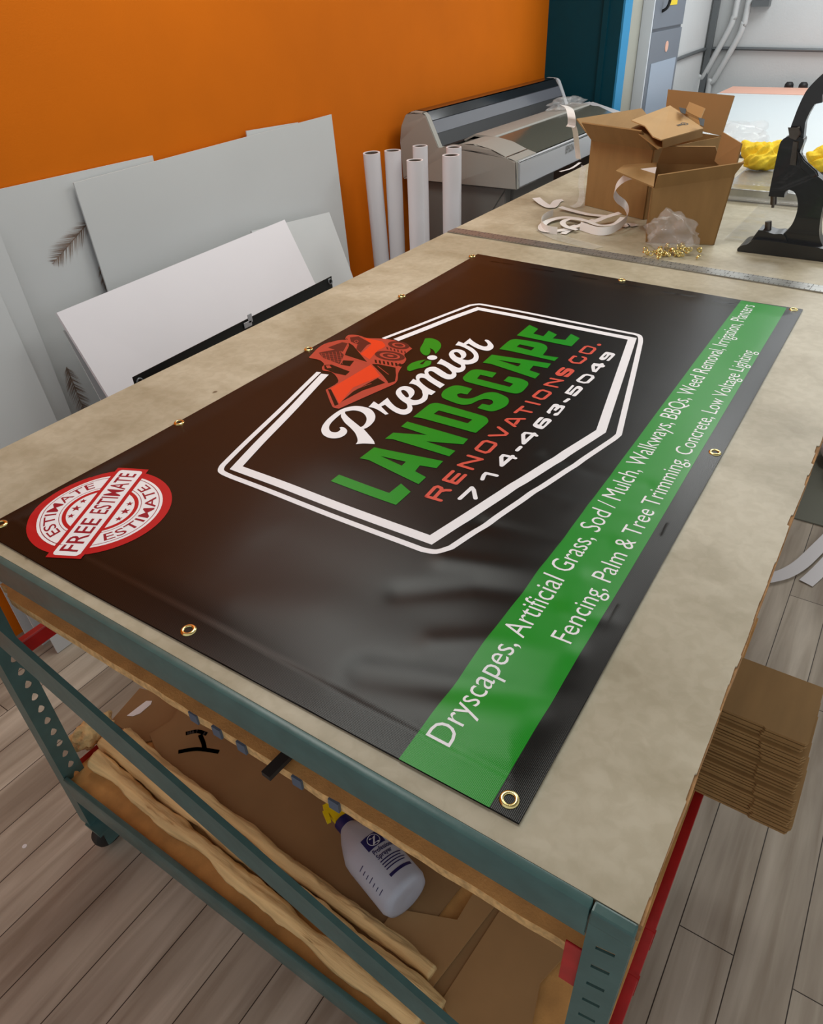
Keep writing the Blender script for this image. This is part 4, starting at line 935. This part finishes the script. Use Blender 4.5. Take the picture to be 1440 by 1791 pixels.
# ------------------------------------------------------------------ boards leaning at the wall
def board(name, label, tl, tr, l2, r2, ytop, th=.006, m_='foam', xl=None, yf=None, cat='board', g='foam boards leaning on the orange wall'):
    """corners seen in the photograph; each side edge runs down to the floor at constant x"""
    TL = pt(tl[0], tl[1], 1, ytop); TR = pt(tr[0], tr[1], 1, ytop)
    if xl is not None: TL = TR + (TL - TR) * ((xl - TR.x) / (TL.x - TR.x))
    def down(T, c2):
        p = pt(c2[0], c2[1], 0, T.x); k = (p.y - T.y) / (p.z - T.z); return T.y + k * (FZ + .002 - T.z)
    ks = [] if yf else ([down(TL, l2)] if l2 else []) + ([down(TR, r2)] if r2 else []); yf = yf or sum(ks) / len(ks)
    BL = Vector((TL.x, yf, FZ + .002)); BR = Vector((TR.x, yf, FZ + .002))
    n_ = (TR - TL).cross(BL - TL).normalized(); n_ = n_ if n_.y > 0 else -n_
    bm = bmesh.new(); v = [TL, TR, BR, BL]; vs = [bm.verts.new(p) for p in v] + [bm.verts.new(p + n_ * th) for p in v]
    for f in ((0, 1, 2), (0, 2, 3), (6, 5, 4), (7, 6, 4), (0, 4, 5, 1), (1, 5, 6, 2), (2, 6, 7, 3), (3, 7, 4, 0)): bm.faces.new([vs[i] for i in f])
    return tag(obj(name, bm, m_), label, cat, g), (TL, TR, BR, BL)
def board_y(yf, *a, **k):
    return board(*a, **k)
bA, cA = board('foam_board', 'rearmost tall white board at far left with feather print', (0, 331), (267, 272), None, None, 1.838, th=.005, xl=.27, yf=1.815)
board('foam_board', 'board edge peeking above the long grey board', (431, 229), (522, 214), None, None, 1.832, th=.004, yf=1.812)
bB, cB = board('foam_board', 'long grey-white board standing highest in the middle', (129, 320), (580, 200), None, None, 1.82, th=.005, yf=1.765)
board('foam_board', 'grey board at left edge in front of the feather board', (-80, 427), (0, 409), None, (127, 729), 1.806, th=.005, xl=.275)
board('foam_board', 'front grey board at the left edge by the table', (-80, 531), (0, 513), None, (102, 741), 1.792, th=.005, xl=.28)
board('foam_board', 'small grey board behind the right end of the white one', (440, 404), (576, 371), None, (605, 450), 1.74, th=.008)
board('foam_board', 'thin board edge just behind the white board at left', (111, 578), (430, 470), (178, 702), None, 1.715, th=.004)
board('foam_board', 'bright white board leaning in front closest to the table', (99, 547), (498, 384), (191, 698), (549, 489), 1.70, m_='foam_white', th=.010)
# feather print on the rear board
def feather(label, p0, p1, w_, y, seed, plane):
    TL, TR, BR, BL = plane; n_ = (TR - TL).cross(BL - TL).normalized(); n_ = n_ if n_.y < 0 else -n_
    def onp(u, v):
        d = RX * ((u - 720) / F) + RY * ((v - 895.5) / F) + RZ; t = (TL - CAM).dot(n_) / d.dot(n_); return CAM + d * t + n_ * .0012
    bm = bmesh.new(); random.seed(seed); a = Vector(p0); b = Vector(p1); d = (b - a); nn = Vector((-d.y, d.x)).normalized()
    for k in range(170):
        t = random.random(); c = a + d * t; s = random.choice((-1, 1)); L_ = w_ * (math.sin(math.pi * min(1, t * .9 + .1)) ** .6) * random.uniform(.6, 1)
        e_ = c + nn * s * L_ + d.normalized() * L_ * 1.1; r_ = d.normalized() * .55
        vs = [bm.verts.new(onp(*p)) for p in (c - r_, c + r_, e_)]; bm.faces.new(vs)
    vs = [bm.verts.new(onp(*p)) for p in (a - nn, a + nn, b + nn * .3, b - nn * .3)]; bm.faces.new(vs)
    bmesh.ops.solidify(bm, geom=list(bm.faces), thickness=.0003)
    o = obj('feather_print', bm, 'feather'); o.parent = bA
feather('', (160, 382), (92, 461), 26, 0, 1, cA); feather('', (174, 462), (190, 508), 12, 0, 2, cA); feather('', (116, 642), (152, 730), 20, 0, 3, cA)
# black banner strip hanging behind the table
sb = thing('black_banner_strip', 'narrow black vinyl banner edge with grommets standing behind the table', 'banner', (.8, 1.1, 0))
YS = 1.105
L1_ = pt(232, 660, 1, YS); L2_ = pt(240, 676, 1, YS); R1_ = pt(580, 483, 1, YS + .06); R2_ = pt(590, 500, 1, YS + .06)
bm = bmesh.new(); dn = Vector((0, 0, -.45)); slabq(bm, L1_, R1_, R1_ + dn, L1_ + dn, .0015); obj('vinyl', bm, 'black_vinyl', sb)
for (u, v) in ((243, 667), (576, 492)):
    p = pt(u, v, 1, YS + (.002 if u < 300 else .06)); obj('grommet', ring_bm((p.x, p.y - .004, p.z), .009, .005, axis=(.0, -1, .2)), 'strut', sb, smooth=True)
p = pt(432, 567, 1, YS + .03); bm = bmesh.new(); box(bm, p.x - .014, p.x + .012, p.y - .006, p.y - .004, p.z - .006, p.z + .008, bev=.001); box(bm, p.x + .002, p.x + .016, p.y - .006, p.y - .004, p.z + .002, p.z + .024, bev=.001); obj('tape_tab', bm, 'plotter', sb)
# ------------------------------------------------------------------ things on the shelves
def sheet(name, label, px, z, m_, cat='cardboard', th=.003, g=None):
    bm = bmesh.new(); prism(bm, [on(u, v, z) for u, v in px], (0, 0, th)); return tag(obj(name, bm, m_), label, cat, g)
LZ = LS + .001
sheet('cardboard_sheet', 'dark flat cardboard piece under white scrap at the shelf back', [(195, 1262), (245, 1205), (330, 1225), (300, 1290), (250, 1300)], LZ, 'cardboard_dark')
cs = sheet('cardboard_sheet', 'large brown cardboard sheet with black marker strokes on bottom shelf', [(400, 1425), (275, 1318), (262, 1285), (300, 1262), (360, 1160), (800, 1380), (870, 1480), (800, 1560), (680, 1715), (520, 1560)], LZ + .0035, 'cardboard_dark', th=.004)
def marker(px, w_, z, name, parent):
    bm = bmesh.new(); P = spline3([on(u, v, z) for u, v in px], 5); W = perp_flat(P, w_)
    A = [bm.verts.new(p - k / 2) for p, k in zip(P, W)]; B = [bm.verts.new(p + k / 2) for p, k in zip(P, W)]
    for i in range(len(P) - 1): bm.faces.new((A[i], A[i + 1], B[i + 1], B[i]))
    bmesh.ops.solidify(bm, geom=list(bm.faces), thickness=.0002); o = obj(name, bm, 'rubber'); o.parent = parent
marker([(312, 1315), (345, 1310), (383, 1315)], .010, LZ + .0082, 'marker_stroke', cs); marker([(350, 1285), (356, 1300), (358, 1312)], .010, LZ + .0082, 'marker_stroke', cs); marker([(325, 1283), (345, 1279), (362, 1284)], .010, LZ + .0082, 'marker_stroke', cs)
sheet('kraft_paper_sheet', 'folded kraft paper sheet lying below the spray bottle', [(640, 1665), (690, 1590), (800, 1610), (830, 1560), (870, 1580), (740, 1750), (700, 1740)], LZ + .009, 'kraft_flat', 'paper')
sheet('kraft_paper_sheet', 'middle kraft paper sheet beside the dark gap on bottom shelf', [(745, 1700), (862, 1560), (900, 1590), (768, 1760), (735, 1730)], LZ + .004, 'cardboard_dark', 'paper')
sheet('kraft_paper_sheet', 'kraft paper sheet with rounded fold nearest the right leg', [(772, 1752), (880, 1585), (1010, 1650), (945, 1720), (920, 1850), (820, 1850)], LZ + .006, 'kraft_flat', 'paper')
# paper bundles along the front of the bottom shelf
def bundle(label, y0, y1, x0, x1, r, z, seed):
    bm = bmesh.new(); n = 170; P = []; R = []
    for i in range(n + 1):
        t = i / n; P.append(Vector((x0 + (x1 - x0) * t + .006 * noise.noise((t * 6, seed, 0)), y0 + (y1 - y0) * t, z + .004 * noise.noise((t * 5, 0, seed))))); R.append(r * (1 + .18 * noise.noise((t * 9, seed, 3)) + (.35 * (1 - t / .1) if t < .1 else 0)))
    tube(bm, P, R, 30)
    for v in bm.verts:
        d = .007 * noise.noise(Vector((v.co.x * 45, v.co.y * 9, v.co.z * 45)) + Vector((seed, 0, 0))) + .0045 * abs(noise.noise(Vector((v.co.x * 110, v.co.y * 26, v.co.z * 110)) + Vector((0, seed, 0)))); v.co += Vector((d, 0, d * .8)); v.co.z = max(v.co.z, LS + .0008)
    return tag(obj('kraft_paper_roll', bm, 'kraft', smooth=True), label, 'paper roll', 'kraft paper rolls on the bottom shelf')
bundle('front kraft paper roll running along the bottom shelf edge', 1.00, .12, .021, -.015, .016, LS + .019, 1.0)
bundle('middle crumpled kraft paper roll on the bottom shelf', 1.02, .10, .059, .023, .0155, LS + .020, 5.0)
bundle('back crumpled kraft paper roll touching the cardboard sheet', 1.00, .14, .096, .061, .0145, LS + .018, 9.0)
crumple('crumpled_paper', 'bunched kraft paper at the left end of the rolls', 'paper', (.058, 1.062, LS + .030), (.045, .026, .030), 'kraft', 3.3, amp=.5, freq=2.5, floorz=LS + .001)
# scraps
def scrap(label, px, z, th=.0006, m_='white_paper', nm='paper_scrap'):
    bm = bmesh.new(); prism(bm, [on(u, v, z) for u, v in px], (0, 0, th)); return tag(obj(nm, bm, m_), label, 'paper')
scrap('white paper sliver on dark cardboard at the shelf back', [(222, 1252), (240, 1238), (256, 1226), (266, 1226), (264, 1232), (245, 1248), (232, 1253)], LZ + .004)
scrap('white paper piece on the middle shelf under the front beam', [(600, 1372), (606, 1380), (628, 1396), (650, 1402), (668, 1404), (640, 1384)], SH + .0015)
sc2 = [(608, 1655), (612, 1652), (650, 1684), (672, 1710), (640, 1690)]
scrap('narrow white paper edge sticking out of the paper rolls', sc2, LS + .052)
def dot(label, u, v, z, r=.0035):
    p = on(u, v, z); bm = bmesh.new(); lathe(bm, [(0, 0), (r, 0), (r, .0006), (0, .0006)], p, (0, 0, 1), 14); tag(obj('punched_disc', bm, 'white_paper'), label, 'paper disc', 'punched white discs')
dot('small white punched disc lying on the floor at left', 43, 1480, FZ + .0005, .0055); dot('small white punched disc on the bottom shelf', 228, 1391, LZ, .0055)
# black stick on the middle shelf
a = pt(512, 1318, 2, SH + .012); b = pt(466, 1362, 2, SH - .002); b.z = SH + .008; a.z = SH + .008
a = pt(512, 1315, 2, SH + .008); b = pt(466, 1361, 2, SH + .008)
bm = bmesh.new(); d = (b - a).normalized(); s = Vector((-d.y, d.x, 0)) * .0075; prism(bm, [a - d * .12 + s, b + s, b - s, a - d * .12 - s], (0, 0, .008)); 
tag(obj('black_strap', bm, 'rubber'), 'black flat strap sticking out over the middle shelf edge', 'strap')
# spray bottle
BZ = LZ + .0085
p0 = pt(714, 1572, 2, BZ + .049); p1 = pt(604, 1442, 2, BZ + .049); ax = (p1 - p0).normalized(); p0 = p0 - ax * .0
sb_ = thing('spray_bottle', 'translucent spray bottle with navy print lying on the bottom shelf', 'bottle', (p0.x, p0.y, BZ))
Lb = (p1 - p0).length; RB = .049
bm = bmesh.new(); lathe(bm, [(0, .004), (.034, 0), (.044, .003), (RB, .014), (RB, Lb * .58), (RB * .97, Lb * .66), (RB * .80, Lb * .76), (RB * .62, Lb * .85), (RB * .42, Lb * .93), (.0150, Lb * .97), (.0150, Lb), (0, Lb)], p0, ax, 40); obj('body', bm, 'bottle', sb_, smooth=True, angle=60)
bm = bmesh.new(); lathe(bm, [(.0155, Lb * .955), (.018, Lb * .96), (.018, Lb + .010), (.012, Lb + .014), (0, Lb + .014)], p0, ax, 24); obj('collar', bm, 'navy', sb_, smooth=True, angle=40)
upb = Vector((0, 0, 1)); upb = (upb - ax * upb.dot(ax)).normalized(); sd = ax.cross(upb)
tc0 = p0 + ax * (Lb + .014)
bm = bmesh.new(); prism(bm, [tc0 - sd * .012, tc0 + sd * .012, tc0 + ax * .04 + sd * .012, tc0 + ax * .045 - sd * .012], upb * .018); 
for v in bm.verts: v.co -= upb * .009
obj('trigger_head', bm, 'yellow', sb_)
bm = bmesh.new(); prism(bm, [tc0 + ax * .030 + sd * -.010, tc0 + ax * .034 - sd * .020, tc0 + ax * .010 - sd * .026, tc0 + ax * .008 - sd * .018], upb * .010); obj('trigger', bm, 'yellow', sb_)
# print wraps the bottle: angle 0 = up
def wrap(bm, V, Fc, s0, a0, sx, sy, r=RB + .0006):
    vs = []
    for v in V:
        s = s0 - v.y * sy; an = a0 + v.x * sx / RB; vs.append(bm.verts.new(p0 + ax * s + (upb * math.cos(an) + sd * math.sin(an)) * r))
    for t in Fc:
        try: bm.faces.new([vs[i] for i in t])
        except ValueError: pass
def rect_geo(w_, h_, n=12):
    V = []; Fc = []
    for i in range(n + 1): V += [Vector((w_ * i / n, 0)), Vector((w_ * i / n, -h_))]
    for i in range(n): Fc.append((2 * i, 2 * i + 2, 2 * i + 3, 2 * i + 1))
    return V, Fc
cdir = (CAM - p0); cdir = cdir - ax * cdir.dot(ax); aF = math.atan2(cdir.dot(sd), cdir.dot(upb))
bm = bmesh.new(); sg = 1
def W_(V, Fc, s0, a0, sx, sy, r=RB + .0006): wrap(bm, [Vector((-v.x, v.y)) for v in V] if FL else V, Fc, s0, a0, sx, sy, r)
FL = False
# decide the reading direction from the image: text runs to the right, up is toward the neck
testv = (upb * math.cos(aF + .3) + sd * math.sin(aF + .3)) - (upb * math.cos(aF) + sd * math.sin(aF))
SG = 1 if testv.dot(RX) > 0 else -1
def put(V, Fc, s_top, x_off, sc, scy=None, r=RB + .0006):
    """x_off metres around the bottle from its camera-facing line"""
    scy = scy or sc; vs = []
    for v in V:
        an = aF + SG * (x_off + v.x * sc) / RB; vs.append(bm.verts.new(p0 + ax * (s_top + v.y * scy) + (upb * math.cos(an) + sd * math.sin(an)) * r))
    for t in Fc:
        try: bm.faces.new([vs[i] for i in t])
        except ValueError: pass
put(*rect_geo(.040, .026), Lb * .62, .000, 1, 1)
for k, (tx, wd_) in enumerate([('Professional', .046), ('Sprayer', .034)]):
    V, Fc = text_geo(tx, .02); wm = max(v.x for v in V); put(V, Fc, Lb * .62 - .038 - k * .011, .004, wd_ / wm, .013)
random.seed(5)
for k in range(4):
    V, Fc = text_geo(''.join(random.choice('ilnmoe rstau') for _ in range(24))); wm = max(v.x for v in V); put(V, Fc, Lb * .62 - .058 - k * .006, .002, .050 / wm, .0055) if False else put(*rect_geo(.050 - .006 * (k % 2), .0022), Lb * .62 - .054 - k * .0058, .004, 1, 1)
put(*rect_geo(.052, .006), Lb * .62 - .082, .002, 1, 1)
for k in range(7): put(*rect_geo(.009 + .004 * (k % 3 == 0), .0016, 3), Lb * .45 - k * .0095, -.036, 1, 1)
obj('printed_label', bm, 'navy', sb_)
bm = bmesh.new(); V, Fc = text_geo('Z', .02); put(V, Fc, Lb * .62 - .021, .014, .022, .020, RB + .0010)
rg = [Vector((.021 + .013 * math.cos(t), -.013 + .0115 * math.sin(t))) for t in [k * math.pi / 16 for k in range(33)]]; rg2 = [Vector((.021 + .0118 * math.cos(t), -.013 + .0103 * math.sin(t))) for t in [k * math.pi / 16 for k in range(33)]]
put(rg + rg2, [(i, i + 1, 33 + i + 1, 33 + i) for i in range(32)], Lb * .62, 0, 1, 1, RB + .0010)
obj('label_logo', bm, 'white_metal', sb_)
# ------------------------------------------------------------------ stack of flattened cartons poking out at the right
random.seed(21); nC = 20
zt = -.480; zb = LS + .0015
stp = (zt - zb) / nC
for k in range(nC):
    z = zb + k * stp; t = k / (nC - 1)
    x0 = .657 + random.uniform(-.003, .003) + (-.007 if k in (2, 8, 12, 17) else .004 if k in (5, 10, 15, 16) else 0); yr = -.318 + .035 * t + random.uniform(-.004, .004); x1 = .655 + .34
    top = k == nC - 1
    bm = bmesh.new()
    notch = .055
    P = [(x0, .25), (x0, yr + notch + .02), (x0 - .0035, yr + notch + .016), (x0 - .0035, yr + .004), (x0 + .002, yr), (x0 + .15, yr - .002 + (.0 if not top else -.002)), (x0 + .15, .25)]
    prism(bm, [(a_, b_, z) for a_, b_ in P], (0, 0, stp * .40))
    prism(bm, [(a_ + random.uniform(.0005, .002), b_, z + stp * .52) for a_, b_ in P], (0, 0, stp * .40))
    lb = 'flattened brown carton in the stack sticking out right of the table' if not top else 'topmost flattened brown carton of the stack right of the table'
    tag(obj('flattened_carton', bm, 'cardboard'), lb, 'box', 'flattened cartons stacked on the bottom shelf')
# ------------------------------------------------------------------ on the floor at the right
tapeP = [on(u, v, FZ + .012) for u, v in [(1340, 1012), (1372, 1004), (1400, 988), (1425, 965), (1460, 930)]]
P = spline3(tapeP, 8); tag(ribbon(P, perp_flat(P, .045), name='tape_strip', th=.0006, mats='white_paper'), 'curved white strip on the floor coming from under the table', 'strip')
P = spline3([on(u, v, FZ + .004) for u, v in [(1410, 1020), (1432, 1000), (1465, 965)]], 8); tag(ribbon(P, perp_flat(P, .045), name='tape_strip', th=.0006, mats='white_paper'), 'straight white strip end on the floor at right edge', 'strip')
tag(obj('floor_mat', bx(2.15, 2.75, -.9, .1, FZ + .0005, FZ + .006), 'sheet_grey'), 'grey mat on the floor beyond the white strips', 'mat')
crumple('white_bag', 'white bag on the floor at the right picture edge', 'bag', (2.62, -.32, FZ + .09), (.20, .17, .09), 'white_paper', 6.1, amp=.3, freq=1.8, floorz=FZ + .007)
